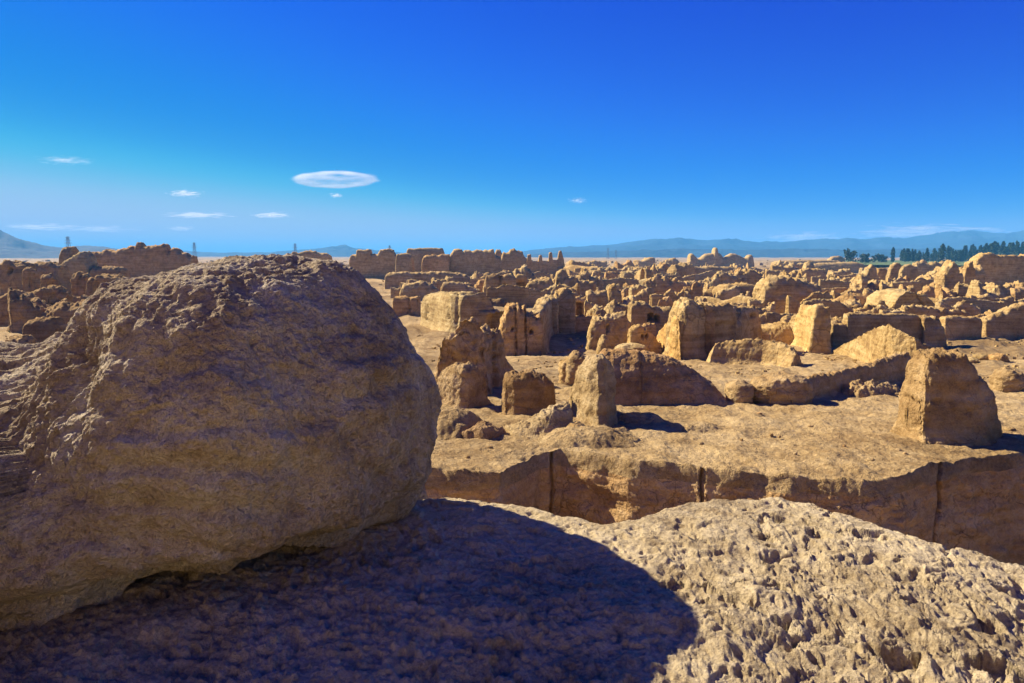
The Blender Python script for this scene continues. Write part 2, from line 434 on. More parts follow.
def build_mountains():
    M_mt = earth('haze_tinted_rock', (0.018, 0.035, 0.065), (0.028, 0.05, 0.085), (0.04, 0.065, 0.105), scales=(0.0006, 0.003, 0.01),  # haze blue painted into the rock colour, on top of the haze volume
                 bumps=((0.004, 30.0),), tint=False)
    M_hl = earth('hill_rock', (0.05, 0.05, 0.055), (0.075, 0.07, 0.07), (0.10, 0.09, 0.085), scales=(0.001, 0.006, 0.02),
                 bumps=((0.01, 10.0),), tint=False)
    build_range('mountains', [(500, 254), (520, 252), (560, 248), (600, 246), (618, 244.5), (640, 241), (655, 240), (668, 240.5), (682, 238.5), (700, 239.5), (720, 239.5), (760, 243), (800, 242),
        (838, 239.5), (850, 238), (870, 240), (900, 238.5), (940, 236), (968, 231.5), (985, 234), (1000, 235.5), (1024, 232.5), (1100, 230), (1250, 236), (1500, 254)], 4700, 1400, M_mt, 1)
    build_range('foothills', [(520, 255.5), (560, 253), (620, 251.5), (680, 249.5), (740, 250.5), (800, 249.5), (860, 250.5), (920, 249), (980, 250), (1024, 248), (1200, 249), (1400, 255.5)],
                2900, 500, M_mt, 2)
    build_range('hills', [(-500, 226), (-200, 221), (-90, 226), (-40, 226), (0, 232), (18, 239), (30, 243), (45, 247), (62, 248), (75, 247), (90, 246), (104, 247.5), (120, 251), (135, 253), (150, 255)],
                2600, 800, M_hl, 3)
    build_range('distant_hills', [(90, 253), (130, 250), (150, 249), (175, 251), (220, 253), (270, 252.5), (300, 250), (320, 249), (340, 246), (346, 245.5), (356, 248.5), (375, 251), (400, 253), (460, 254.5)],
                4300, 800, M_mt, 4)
# ------------------------------------------------------------------ generators for ruins and rocks
_seed = [0]
TINTS = [(1, 1, 1), (0.94, 0.9, 0.86), (1.05, 1.0, 0.95), (0.97, 0.95, 0.95), (1.06, 1.0, 0.88), (0.9, 0.88, 0.86), (0.92, 0.95, 1.0), (1.04, 0.92, 0.84), (1.0, 1.0, 1.02)]

def px_scale(d): return d / F

def wall(name, label, cat, pts, th, d=None, group=None, rough=1.0, n=9, taper=0.86, mat=None, niches=(), cracks=(),
         res=1.25, face=None, tint=None, apron=0.18, jag=1.0, lean=0.0, endround=0.10, flat=False):
    """pts: (px, base_py, top_py) along the foot of the near face, or (px, top_py) with the depth d given.
    th: thickness (m) going away from the camera; face: direction (deg) of that thickness, 90 = straight away."""
    _seed[0] += 1; sd = _seed[0] * 3.71
    G, Z = [], []
    for p in pts:
        if len(p) == 3:
            g = on_ground(p[0], p[1]); ty = p[2]
        else:
            r = ray(p[0], p[1]); dd = d if not isinstance(d, (tuple, list)) else np.interp(p[0], d[0], d[1])
            g = np.array([r[0] * dd, dd, float(ground_z(r[0] * dd, dd))]); ty = p[1]
        G.append(g); Z.append(CAM[2] + ray(p[0], ty)[2] * g[1])
    G = np.array(G); Z = np.array(Z)
    PX = np.array([p[0] for p in pts], float); TY = np.array([p[-1] for p in pts], float)
    seg = np.abs(np.diff(PX)) + 0.6 * np.abs(np.diff(TY)) + 1e-6
    cum = np.concatenate([[0], np.cumsum(seg)]); Ltot = cum[-1]
    ns = int(np.clip(Ltot / res, 12, 260))
    s = np.linspace(0, 1, ns)
    extra = np.array([0.0005, 0.003, 0.007, 0.012, 0.02, 0.03, 0.045])
    s = np.unique(np.concatenate([s, extra, 1 - extra]))
    X = np.stack([np.interp(s * Ltot, cum, G[:, k]) for k in range(3)], -1)
    ztop = np.interp(s * Ltot, cum, Z)
    dm = X[:, 1].mean(); ps = px_scale(dm)
    chord = G[-1, :2] - G[0, :2]; Lw = max(np.linalg.norm(chord), 1e-3)
    if face is None:
        nv = np.array([-chord[1], chord[0]]) / Lw
        if nv[1] < 0: nv = -nv
    else:
        nv = np.array([math.cos(math.radians(face)), math.sin(math.radians(face))])
    Hs = np.maximum(ztop - X[:, 2], 0.05); H = Hs.max()
    bury = 0.12 * H + np.interp(dm, [12, 40, 200, 600], [0.15, 0.7, 1.5, 2.0])
    # fine broken top line
    q = np.stack([s * Ltot / 9.0, 0 * s + sd, 0 * s], -1)
    ztop = ztop + jag * np.minimum(0.045 * H, 0.35 + 0.01 * H) * fbm(q, 5, 0.62)
    plan = X[:, :2]
    edge = np.minimum(s, 1 - s) * max(Lw, th * 0.2) 
    er = max(min(th * endround, Lw * 0.12), 1e-3)
    k = np.clip(edge / er, 0, 1); k = (1 - (1 - k) ** 3) ** (1 / 3)
    k = 0.12 + 0.88 * k
    M = int(np.clip((2 * H / ps + min(th, H) / ps * 0.8) / (res * 1.15), 16, 150))
    ph = np.linspace(0, math.pi, 4 * M)
    vv = -np.sign(np.cos(ph)) * np.abs(np.cos(ph)) ** (2 / n); ww = np.abs(np.sin(ph)) ** (2 / n)
    al = np.concatenate([[0], np.cumsum(np.hypot(np.diff(vv) * min(th, H * 1.5) * 0.5, np.diff(ww) * H))])
    u = np.linspace(0, al[-1], M)
    v = np.interp(u, al, vv); w = np.interp(u, al, ww)
    zb = X[:, 2] - bury
    P = np.zeros((len(s), M, 3))
    hh = (ztop - zb) * (0.9 + 0.1 * k)
    P[..., 2] = zb[:, None] + hh[:, None] * w[None, :]
    relw = np.clip((P[..., 2] - X[:, 2][:, None]) / Hs[:, None], -0.2, 1.2)
    tp = 1 - (1 - taper) * np.clip(relw, 0, 1) + apron * np.clip(1 - relw / 0.22, 0, 1.6) ** 2
    off = th * 0.5 * (1 + v[None, :] * k[:, None] * tp)
    off = off + lean * relw * H
    P[..., 0] = plan[:, 0][:, None] + nv[0] * off
    P[..., 1] = plan[:, 1][:, None] + nv[1] * off
    nr = grid_normals(P)
    cen = P.mean(axis=(0, 1))
    ref = P - np.array([0, 0, 0])
    if np.mean(np.sum(nr * (P - (plan[:, None, :].mean(axis=(0, 1)).tolist() + [cen[2]] + np.array([nv[0] * th / 2, nv[1] * th / 2, 0]))), -1)) < 0: nr = -nr
    Hc = min(H, th * 2.2, 4.5 + 0.15 * H)
    f = 1.0 / (0.45 * Hc)
    Q = P * f + sd
    lay = np.array([0.5, 0.5, 2.6])
    amp = 0.068 * Hc * rough
    q3 = 2.6 * fbm(Q * 1.3 + 3, 4, 0.55)
    disp = amp * (0.28 * fbm(Q, 3, 0.5) + 0.30 * fbm(Q * 2.7 + 1, 4, 0.6) + 0.34 * (np.floor(q3) + sstep(0.3, 0.7, q3 - np.floor(q3))) / 1.6 + 0.13 * (ridged(P * f * lay + sd, 3) - 0.5) + 0.35 * np.minimum(0, fbm(Q * 2.3 + 5, 3)))
    P = P + nr * disp[..., None]
    gul = ridged(np.stack([s * Lw * f * 1.6 + sd, 0 * s, 0 * s + sd], -1), 4, 0.6)[:, None] - 0.5 + 0.6 * fbm(P * f * np.array([2.2, 2.2, 0.5]) + sd * 2, 3)
    P = P - nr * (amp * 0.20 * rough * np.clip(gul, -0.3, 2) * sstep(0.05, 0.8, relw))[..., None]
    P[..., 2] += (w > 0.955)[None, :] * np.minimum(0.06 * H, 0.3) * jag * fbm(P * f * 3.0 + 9, 3, 0.6)
    pxx, pyy = proj(P)
    wq = np.stack([pxx * 0.45, pyy * 0.45, 0 * pxx + sd], -1)
    wob1 = 1.1 * fbm(wq, 3, 0.6); pxx = pxx + wob1; pyy = pyy - wob1 * 0.8
    fr = sstep(0.2, -0.5, v)[None, :] * (w < 0.985)[None, :]
    for (x0, y0, x1, y1, dep) in niches:
        e = 0.8
        m = sstep(x0 - e, x0 + e, pxx) * sstep(x1 + e, x1 - e, pxx) * sstep(y0 - e, y0 + e, pyy) * sstep(y1 + e, y1 - e, pyy) * fr
        P[..., 0] += nv[0] * dep * m; P[..., 1] += nv[1] * dep * m
    for (cx, cw, dep) in cracks:
        wob = cx + 1.2 * perlin(np.stack([P[..., 2] * 1.2, 0 * pxx + sd, 0 * pxx], -1))
        m = np.exp(-((pxx - wob) / cw) ** 2)
        P[..., 0] += nv[0] * dep * m * fr; P[..., 1] += nv[1] * dep * m * fr
        P[..., 2] -= 0.35 * dep * m * (w > 0.985)[None, :]
    ng, mg = P.shape[:2]
    V = P.reshape(-1, 3)
    Fq = grid_faces(ng, mg)
    caps = [np.arange(mg)[None, :], ((ng - 1) * mg + np.arange(mg))[None, ::-1]]
    org = np.array([plan[:, 0].mean() + nv[0] * th / 2, plan[:, 1].mean() + nv[1] * th / 2, X[:, 2].min()])
    o = mesh_obj(name, V, [Fq] + caps, mat or (M_near if dm < 30 else M_wall), origin=org)
    o.data.flip_normals() if _inverted(o.data, ng, mg) else None
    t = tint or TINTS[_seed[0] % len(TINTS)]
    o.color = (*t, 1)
    return tag(o, label, cat, group)

def _inverted(me, ng, mg):
    # the top faces must look up
    zs = [p.normal.z * p.area for p in me.polygons]
    return sum(zs) < 0

def rock(name, label, cat, x0, x1, ytop, ybase, depth=None, d=None, n=2.6, rough=1.0, group=None, mat=None, tint=None,
         tilt=0.0, res=1.3, rot=0.0, peak=0.0, bury=0.3):
    """a free-standing lump between photo columns x0..x1, its foot at ybase and its top at ytop"""
    _seed[0] += 1; sd = _seed[0] * 2.93
    xm = 0.5 * (x0 + x1)
    if d is None: g = on_ground(xm, ybase)
    else:
        r = ray(xm, ytop); g = np.array([r[0] * d, d, float(ground_z(r[0] * d, d))])
    ps = px_scale(g[1]); W = (x1 - x0) * ps
    dep = depth or W * 0.8
    ztop = CAM[2] + ray(xm, ytop)[2] * (g[1] + dep * 0.35)
    H = max(ztop - g[2], 0.05)
    nu = int(np.clip(W * 3.0 / ps / res, 28, 420)); nv_ = int(np.clip((H * 1.4 + W * 0.5) / ps / res, 16, 220))
    th = np.linspace(0, 2 * math.pi, nu, endpoint=False); ph = np.linspace(0.02, math.pi * 0.62, nv_)
    T, Pp = np.meshgrid(th, ph, indexing='ij')
    D = np.stack([np.cos(T) * np.sin(Pp), np.sin(T) * np.sin(Pp), np.cos(Pp)], -1)
    k = (np.abs(D[..., 0]) ** n + np.abs(D[..., 1]) ** n + np.abs(D[..., 2]) ** n) ** (-1 / n)
    C = D * k[..., None]
    cr, sr = math.cos(rot), math.sin(rot)
    lx = C[..., 0] * W / 2; ly = C[..., 1] * dep / 2
    zc = g[2] + H * 0.35
    z = zc + C[..., 2] * (H * 0.65) + tilt * C[..., 0] * H * 0.5 * np.clip(C[..., 2] + 0.4, 0, 1.4)
    shrink = 1 - peak * np.clip(C[..., 2], 0, 1)
    P = np.stack([g[0] + (lx * cr - ly * sr) * shrink, g[1] + dep / 2 + (lx * sr + ly * cr) * shrink, z], -1)
    P[..., 2] = np.where(C[..., 2] < 0, zc + (P[..., 2] - zc) * (1 + bury * 2), P[..., 2])
    Sz = min(W, H * 1.5, dep)
    f = 1.0 / (0.5 * Sz)
    nr = D
    disp = 0.10 * Sz * rough * (0.8 * fbm(P * f + sd, 5, 0.56) + 0.3 * (ridged(P * f * np.array([0.5, 0.5, 2.2]) + sd, 3) - 0.5))
    P = P + nr * disp[..., None]
    V = np.concatenate([P.reshape(-1, 3), P[:, 0].mean(0)[None, :]])
    Fq = grid_faces(nu, nv_)
    i = np.arange(nu)
    last = np.stack([(nu - 1) * nv_ + np.arange(nv_ - 1), np.arange(nv_ - 1), np.arange(1, nv_), (nu - 1) * nv_ + np.arange(1, nv_)], -1)
    tri = np.stack([i * nv_, ((i + 1) % nu) * nv_, np.full(nu, nu * nv_)], -1)[:, ::-1]
    Fq = np.concatenate([Fq, last])
    o = mesh_obj(name, V, [Fq[:, ::-1], tri[:, ::-1]], mat or (M_near if g[1] < 30 else M_wall), origin=np.array([g[0], g[1] + dep / 2, g[2]]))
    me = o.data
    if sum(p.normal.z * p.area for p in me.polygons) < 0: me.flip_normals()
    t = tint or TINTS[_seed[0] % len(TINTS)]
    o.color = (*t, 1)
    return tag(o, label, cat, group)

def mound(name, label, cat, px, py, wpx, hpx, depth, group=None, rough=1.0, tint=None, rot=0.0, mat=None, d=None):
    """a low heap that runs out into the ground: centre of its foot at (px, py), wpx wide and hpx high in the photo"""
    _seed[0] += 1; sd = _seed[0] * 1.93
    if d is None: g = on_ground(px, py)
    else:
        r = ray(px, py); g = np.array([r[0] * d, d, float(ground_z(r[0] * d, d))])
    ps = px_scale(g[1]); W = wpx * ps / 2; H = hpx * ps
    nr_, nt_ = int(np.clip(wpx / 1.6, 14, 90)), int(np.clip(wpx * 2.2, 40, 260))
    R, T = np.meshgrid(np.linspace(0, 1.25, nr_), np.linspace(0, 2 * math.pi, nt_, endpoint=False), indexing='ij')
    x = R * np.cos(T) * W; y = R * np.sin(T) * depth / 2
    cr, sr = math.cos(rot), math.sin(rot)
    P = np.stack([g[0] + x * cr - y * sr, g[1] + depth / 2 + x * sr + y * cr, 0 * x], -1)
    k = 1.0 / max(0.35 * min(W * 2, depth), 0.05)
    Re = R * (1 + 0.35 * fbm(np.stack([P[..., 0] * k * .6, P[..., 1] * k * .6, 0 * x + sd], -1), 3))
    z = H * np.clip(1 - Re ** 2, -0.5, 1) ** 1.0
    z = np.where(z > 0, z, z * 0.6)
    P[..., 2] = float(ground_z(0, g[1] + depth / 2)) + z + rough * 0.16 * H * fbm(P * k + sd, 5, 0.6) * (R < 1.2) - 0.06 * H
    V = P.reshape(-1, 3)
    o = mesh_obj(name, V, grid_faces(nr_, nt_, wrap=True), mat or M_ground, origin=np.array([g[0], g[1] + depth / 2, g[2]]))
    if sum(p.normal.z * p.area for p in o.data.polygons) < 0: o.data.flip_normals()
    o.color = (*(tint or (1, 1, 1)), 1)
    return tag(o, label, cat, group)

def rubble(name, n, d0, d1, s0, s1, seed, mat, a0=-0.8, a1=0.85):
    rng = np.random.RandomState(seed)
    d = 1 / rng.uniform(1 / d1, 1 / d0, n); a = rng.uniform(a0, a1, n)
    cl = fbm(np.stack([a * 22, np.log(d) * 9, 0 * a], -1), 3)
    keep = cl > -0.05; d = d[keep]; a = a[keep]; n = len(d)
    sz = np.clip(d / F * (0.5 + s1 * rng.uniform(0, 1, n) ** 3.0), s0, 3.0)
    c = np.stack([a * d, d, ground_z(0, d) + sz * 0.15], -1)
    cube = np.array([(x, y, z) for x in (-1, 1) for y in (-1, 1) for z in (-1, 1)], float)
    V = cube[None] * rng.uniform(0.55, 1.0, (n, 8, 3)) * (sz[:, None] * rng.uniform(0.5, 1.0, (n, 3)) * np.array([1.0, 1.0, 0.75]))[:, None, :]
    t = rng.uniform(0, 6.28, n); cs, sn = np.cos(t)[:, None], np.sin(t)[:, None]
    V = np.stack([V[..., 0] * cs - V[..., 1] * sn, V[..., 0] * sn + V[..., 1] * cs, V[..., 2]], -1) + c[:, None, :]
    q = np.array([(0, 1, 3, 2), (4, 6, 7, 5), (0, 4, 5, 1), (2, 3, 7, 6), (0, 2, 6, 4), (1, 5, 7, 3)])
    Fq = (q[None] + 8 * np.arange(n)[:, None, None]).reshape(-1, 4)
    o = mesh_obj(name, V.reshape(-1, 3), Fq, mat, smooth=False)
    return tag(o, kind='stuff')

# ------------------------------------------------------------------ plants
def leaf_mat(name, c1, c2):
    m, nt, b = new_mat(name)
    geo = N(nt, 'ShaderNodeNewGeometry')
    n = N(nt, 'ShaderNodeTexNoise', Scale=1.7, Detail=3.0); nt.links.new(geo.outputs['Position'], n.inputs['Vector'])
    r = ramp(nt, n.outputs[0], [(0.35, c1), (0.65, c2)])
    nt.links.new(r.outputs[0], b.inputs['Base Color']); b.inputs['Roughness'].default_value = 0.7
    return m
M_poplar = leaf_mat('poplar_leaf', (0.012, 0.035, 0.008), (0.04, 0.08, 0.018))
M_tree = leaf_mat('tree_leaf', (0.012, 0.03, 0.008), (0.04, 0.07, 0.02))
M_shrub = leaf_mat('shrub_leaf', (0.05, 0.075, 0.015), (0.13, 0.15, 0.03))
M_shrubd = leaf_mat('dark_shrub_leaf', (0.02, 0.03, 0.012), (0.05, 0.06, 0.02))
M_bark, _nt, _b = new_mat('bark'); _n = N(_nt, 'ShaderNodeTexNoise', Scale=3.0)
_nt.links.new(ramp(_nt, _n.outputs[0], [(0.3, (0.10, 0.075, 0.05)), (0.7, (0.22, 0.18, 0.13))]).outputs[0], _b.inputs['Base Color'])
M_bark_pale, _nt, _b = new_mat('pale_bark'); _n = N(_nt, 'ShaderNodeTexNoise', Scale=3.0)
_nt.links.new(ramp(_nt, _n.outputs[0], [(0.3, (0.3, 0.27, 0.2)), (0.7, (0.5, 0.46, 0.38))]).outputs[0], _b.inputs['Base Color'])

def leaf_cloud(rng, n, size, shape):
    """n leaf clumps (two crossed triangles each) at points given by shape(rng)"""
    V = []; Fc = []
    for i in range(n):
        c = np.array(shape(rng))
        for _ in range(2):
            a = rng.normal(size=3); a /= np.linalg.norm(a)
            b = np.cross(a, rng.normal(size=3)); b /= np.linalg.norm(b) + 1e-9
            k = len(V); s = size * rng.uniform(0.6, 1.3)
            V += [c + a * s, c - a * s * 0.6 + b * s * 0.7, c - a * s * 0.6 - b * s * 0.7]
            Fc.append((k, k + 1, k + 2))
    return np.array(V), np.array(Fc)

def trunk_mesh(h, r, rng, limbs=5):
    V = []; Fc = []
    def tube(p0, p1, r0, r1, m=6):
        k = len(V); ax = (p1 - p0) / np.linalg.norm(p1 - p0)
        a = np.cross(ax, [0.3, 1, 0.1]); a /= np.linalg.norm(a); b = np.cross(ax, a)
        for p, rr in ((p0, r0), (p1, r1)):
            for j in range(m):
                t = 2 * math.pi * j / m
                V.append(p + rr * (a * math.cos(t) + b * math.sin(t)))
        for j in range(m):
            Fc.append((k + j, k + (j + 1) % m, k + m + (j + 1) % m, k + m + j))
    tube(np.array([0, 0, -0.4]), np.array([0, 0, h * 0.8]), r, r * 0.35)
    for i in range(limbs):
        z = h * (0.25 + 0.5 * i / limbs); t = rng.uniform(0, 6.28)
        p0 = np.array([0, 0, z]); tube(p0, p0 + np.array([math.cos(t), math.sin(t), 1.2]) * h * 0.12, r * 0.45, r * 0.15)
    return np.array(V), np.array(Fc)

def make_tree(kind, h, wd, seed, lmat, bmat, n, size):
    rng = np.random.RandomState(seed)
    if kind == 'poplar':
        def shape(r):
            t = r.uniform(0.06, 1) ** 0.9; rad = wd * 0.5 * math.sin(math.pi * min(1, t * 0.93 + 0.07)) ** 0.6 * math.sqrt(r.uniform(0.1, 1))
            q = r.uniform(0, 6.28); rad *= 0.8 + 0.35 * math.sin(5 * q + t * 9 + seed)
            return (rad * math.cos(q), rad * math.sin(q), h * t)
    else:
        cl = [(rng.uniform(-.32, .32) * wd, rng.uniform(-.32, .32) * wd, h * rng.uniform(0.3, 0.85), wd * rng.uniform(0.14, 0.26)) for _ in range(11)]
        def shape(r):
            c = cl[r.randint(len(cl))]; v = r.normal(size=3); v *= c[3] * r.uniform(0.4, 1) / np.linalg.norm(v)
            return (c[0] + v[0], c[1] + v[1], max(0.2, c[2] + v[2]))
    V, Fc = leaf_cloud(rng, n, size, shape)
    tv, tf = trunk_mesh(h, max(0.18, h * 0.012), rng)
    return (V, Fc, lmat), (tv, tf, bmat)

def tree_at(name, label, cat, px, d, ytop, proto, group=None, h0=None, width=1.0):
    """place a tree thing; proto = dict(crown mesh, trunk mesh, h)"""
    r = ray(px, ytop); z0 = float(ground_z(r[0] * d, d))
    h = CAM[2] + r[2] * d - z0
    root = empty(name, (r[0] * d, d, z0)); tag(root, label, cat, group)
    k = h / proto['h']
    root.scale = (k * width, k * width, k)
    root.rotation_euler = (0, 0, (px * 1.7) % 6.28)
    for nm in ('crown', 'trunk'):
        o = proto[nm].copy(); col.objects.link(o); o.parent = root
    return root

def proto_tree(kind, h, wd, seed, lmat, bmat, n, size):
    (cv, cf, cm), (tv, tf, tm) = make_tree(kind, h, wd, seed, lmat, bmat, n, size)
    c = mesh_obj('crown', cv, cf, cm, smooth=False); t = mesh_obj('trunk', tv, tf, tm)
    col.objects.unlink(c); col.objects.unlink(t)
    return dict(crown=c, trunk=t, h=h)

def proto_shrub(seed, lmat, n=170):
    rng = np.random.RandomState(seed)
    cl = [(rng.uniform(-.3, .3), rng.uniform(-.3, .3), rng.uniform(.2, .6), rng.uniform(.16, .3)) for _ in range(7)]
    def shape(r):
        c = cl[r.randint(len(cl))]; v = r.normal(size=3); v *= c[3] * r.uniform(0.5, 1) / np.linalg.norm(v)
        return (c[0] + v[0], c[1] + v[1], max(0.02, c[2] + v[2]))
    V, Fc = leaf_cloud(rng, n, 0.075, shape)
    c = mesh_obj('foliage', V, Fc, lmat, smooth=False)
    tv, tf = trunk_mesh(0.6, 0.03, rng, 6)
    t = mesh_obj('stem', tv, tf, M_bark)
    col.objects.unlink(c); col.objects.unlink(t)
    return dict(foliage=c, stem=t)

def shrub_at(label, px, py, size, proto, group=None, d=None, squash=0.8):
    if d is None: g = on_ground(px, py)
    else:
        r = ray(px, py); g = np.array([r[0] * d, d, float(ground_z(r[0] * d, d))])
    root = empty('shrub', g); tag(root, label, 'shrub', group)
    s = size * px_scale(g[1]); root.scale = (s, s, s * squash); root.rotation_euler = (0, 0, px % 6.28)
    for nm in ('foliage', 'stem'):
        o = proto[nm].copy(); col.objects.link(o); o.parent = root
    return root

# ------------------------------------------------------------------ pylons, clouds, haze
def pylon(label, px, d, ytop, mat, w=0.35):
    r = ray(px, ytop); z0 = float(ground_z(r[0] * d, d)); h = CAM[2] + r[2] * d - z0
    root = empty('pylon', (r[0] * d, d, z0)); tag(root, label, 'pylon')
    def beams(name, lst):
        V = []; Fc = []
        for p0, p1, rr in lst:
            p0 = np.array(p0, float); p1 = np.array(p1, float); ax = (p1 - p0) / np.linalg.norm(p1 - p0)
            a = np.cross(ax, [0.37, 0.9, 0.21]); a /= np.linalg.norm(a); b = np.cross(ax, a); k = len(V)
            for p in (p0, p1):
                for sx, sy in ((1, 1), (-1, 1), (-1, -1), (1, -1)): V.append(p + rr * (a * sx + b * sy))
            Fc += [(k, k + 1, k + 5, k + 4), (k + 1, k + 2, k + 6, k + 5), (k + 2, k + 3, k + 7, k + 6), (k + 3, k, k + 4, k + 7), (k, k + 3, k + 2, k + 1), (k + 4, k + 5, k + 6, k + 7)]
        mesh_obj(name, V, np.array(Fc), mat, parent=root, smooth=False)
    b = h * 0.10; t = h * 0.025
    for sx, sy in ((1, 1), (1, -1), (-1, 1), (-1, -1)):
        beams('leg', [((sx * b, sy * b, -1), (sx * t, sy * t, h), w)])
    br = []
    for i in range(6):
        z1, z2 = h * i / 6, h * (i + 1) / 6
        w1 = b + (t - b) * z1 / h; w2 = b + (t - b) * z2 / h
        br += [((-w1, -w1, z1), (w2, -w2, z2), w * 0.6), ((w1, w1, z1), (-w2, w2, z2), w * 0.6)]
    beams('bracing', br)
    for i, z in enumerate((0.72, 0.84, 0.95)):
        L = h * (0.17 - 0.03 * i)
        beams('crossarm', [((-L, 0, h * z), (L, 0, h * z), w * 0.8), ((-L, 0, h * z), (0, 0, h * (z + 0.04)), w * 0.5), ((L, 0, h * z), (0, 0, h * (z + 0.04)), w * 0.5)])

def cloud_mat(dens, scale, lo, hi, seed, ring=False):
    m = bpy.data.materials.new('cloud_vapour'); m.use_nodes = True; nt = m.node_tree
    for n in list(nt.nodes):
        if n.type == 'BSDF_PRINCIPLED': nt.nodes.remove(n)
    out = [n for n in nt.nodes if n.type == 'OUTPUT_MATERIAL'][0]
    tc = N(nt, 'ShaderNodeTexCoord')
    fl = N(nt, 'ShaderNodeMapping'); fl.inputs['Scale'].default_value = (1, 0, 1) if ring else (1, 1, 1); nt.links.new(tc.outputs['Object'], fl.inputs[0])
    ln = N(nt, 'ShaderNodeVectorMath', operation='LENGTH'); nt.links.new(fl.outputs[0], ln.inputs[0])
    no = N(nt, 'ShaderNodeTexNoise', Scale=scale, Detail=5.0, Roughness=0.6)
    mp = N(nt, 'ShaderNodeMapping'); mp.inputs['Location'].default_value = (seed, seed * 2, 0)
    nt.links.new(tc.outputs['Object'], mp.inputs[0]); nt.links.new(mp.outputs[0], no.inputs['Vector'])
    # density = clamp(noise*k + shell falloff)
    fall = N(nt, 'ShaderNodeMapRange'); nt.links.new(ln.outputs['Value'], fall.inputs[0])
    fall.inputs[1].default_value = 0.15; fall.inputs[2].default_value = 1.0; fall.inputs[3].default_value = 0.35; fall.inputs[4].default_value = -0.35
    if ring:
        # thin middle, thick rim
        cr = nt.nodes.new('ShaderNodeValToRGB'); e = cr.color_ramp.elements
        e[0].position = 0.0; e[0].color = (.60, .60, .60, 1); e[1].position = 1.0; e[1].color = (0, 0, 0, 1)
        for p, v in ((0.45, .58), (0.7, .84), (0.82, .80)):
            x = e.new(p); x.color = (v, v, v, 1)
        nt.links.new(ln.outputs['Value'], cr.inputs[0])
        fo = N(nt, 'ShaderNodeMath', operation='SUBTRACT'); nt.links.new(cr.outputs[0], fo.inputs[0]); fo.inputs[1].default_value = 0.55
        fo = fo.outputs[0]
    else: fo = fall.outputs[0]
    na = N(nt, 'ShaderNodeMath', operation='MULTIPLY_ADD'); nt.links.new(no.outputs[0], na.inputs[0]); na.inputs[1].default_value = 2.4 if ring else 3.4; na.inputs[2].default_value = -0.7 if ring else -1.25
    ad = N(nt, 'ShaderNodeMath', operation='ADD'); nt.links.new(na.outputs[0], ad.inputs[0]); nt.links.new(fo, ad.inputs[1])
    mr = N(nt, 'ShaderNodeMapRange'); nt.links.new(ad.outputs[0], mr.inputs[0])
    mr.inputs[1].default_value = lo; mr.inputs[2].default_value = hi; mr.inputs[3].default_value = 0; mr.inputs[4].default_value = dens
    vs = N(nt, 'ShaderNodeVolumePrincipled'); vs.inputs['Color'].default_value = (1, 1, 1, 1); vs.inputs['Anisotropy'].default_value = 0.2
    nt.links.new(mr.outputs[0], vs.inputs['Density']); nt.links.new(vs.outputs[0], out.inputs['Volume'])
    return m

def cloud(label, x0, x1, y0, y1, d, seed, dens=1.0, scale=3.0, lo=0.45, hi=0.8, ring=False, depth=0.6, tilt=0.0, group=None):
    """a body of vapour in a lumpy ellipsoid, at distance d"""
    c = CAM + ray((x0 + x1) / 2, (y0 + y1) / 2) * d
    W = (x1 - x0) / 2 * d / F; H = (y1 - y0) / 2 * d / F; D = W * depth
    rng = np.random.RandomState(seed)
    nu, nv_ = 40, 20
    T, Pp = np.meshgrid(np.linspace(0, 2 * math.pi, nu, endpoint=False), np.linspace(0.03, math.pi - 0.03, nv_), indexing='ij')
    D3 = np.stack([np.cos(T) * np.sin(Pp), np.sin(T) * np.sin(Pp), np.cos(Pp)], -1)
    D3 = D3 * (1 + (0.05 if ring else 0.32) * fbm(D3 * 2.2 + seed, 3))[..., None]
    Fq = grid_faces(nu, nv_)
    last = np.stack([(nu - 1) * nv_ + np.arange(nv_ - 1), np.arange(nv_ - 1), np.arange(1, nv_), (nu - 1) * nv_ + np.arange(1, nv_)], -1)
    i = np.arange(nu)
    V = np.concatenate([D3.reshape(-1, 3), [[0, 0, 1.0], [0, 0, -1.0]]])
    t1 = np.stack([((i + 1) % nu) * nv_, i * nv_, np.full(nu, nu * nv_)], -1)
    t2 = np.stack([i * nv_ + nv_ - 1, ((i + 1) % nu) * nv_ + nv_ - 1, np.full(nu, nu * nv_ + 1)], -1)
    o = mesh_obj('cloud', V, [np.concatenate([Fq, last])[:, ::-1], np.concatenate([t1, t2])[:, ::-1]], cloud_mat(dens / W, scale, lo, hi, seed, ring))
    o.location = c; o.scale = (W, D, H); o.rotation_euler = (tilt, 0, 0)
    me = o.data
    if sum(p.normal.dot(p.center) for p in me.polygons) < 0: me.flip_normals()
    return tag(o, label, 'cloud', group)

def build_haze(density):
    m = bpy.data.materials.new('haze_air'); m.use_nodes = True; nt = m.node_tree
    for n in list(nt.nodes):
        if n.type == 'BSDF_PRINCIPLED': nt.nodes.remove(n)
    out = [n for n in nt.nodes if n.type == 'OUTPUT_MATERIAL'][0]
    v = N(nt, 'ShaderNodeVolumePrincipled'); v.inputs['Color'].default_value = (0.15, 0.55, 1.0, 1); v.inputs['Density'].default_value = density
    v.inputs['Anisotropy'].default_value = 0.0
    nt.links.new(v.outputs[0], out.inputs['Volume'])
    x0, x1, y0, y1, z0, z1 = -24000, 24000, -60, 24000, -30, 195
    V = [(x, y, z) for x in (x0, x1) for y in (y0, y1) for z in (z0, z1)]
    Fq = np.array([(0, 1, 3, 2), (4, 6, 7, 5), (0, 4, 5, 1), (2, 3, 7, 6), (0, 2, 6, 4), (1, 5, 7, 3)])
    o = mesh_obj('haze', np.array(V, float), Fq, m, smooth=False)
    tag(o, kind='stuff')

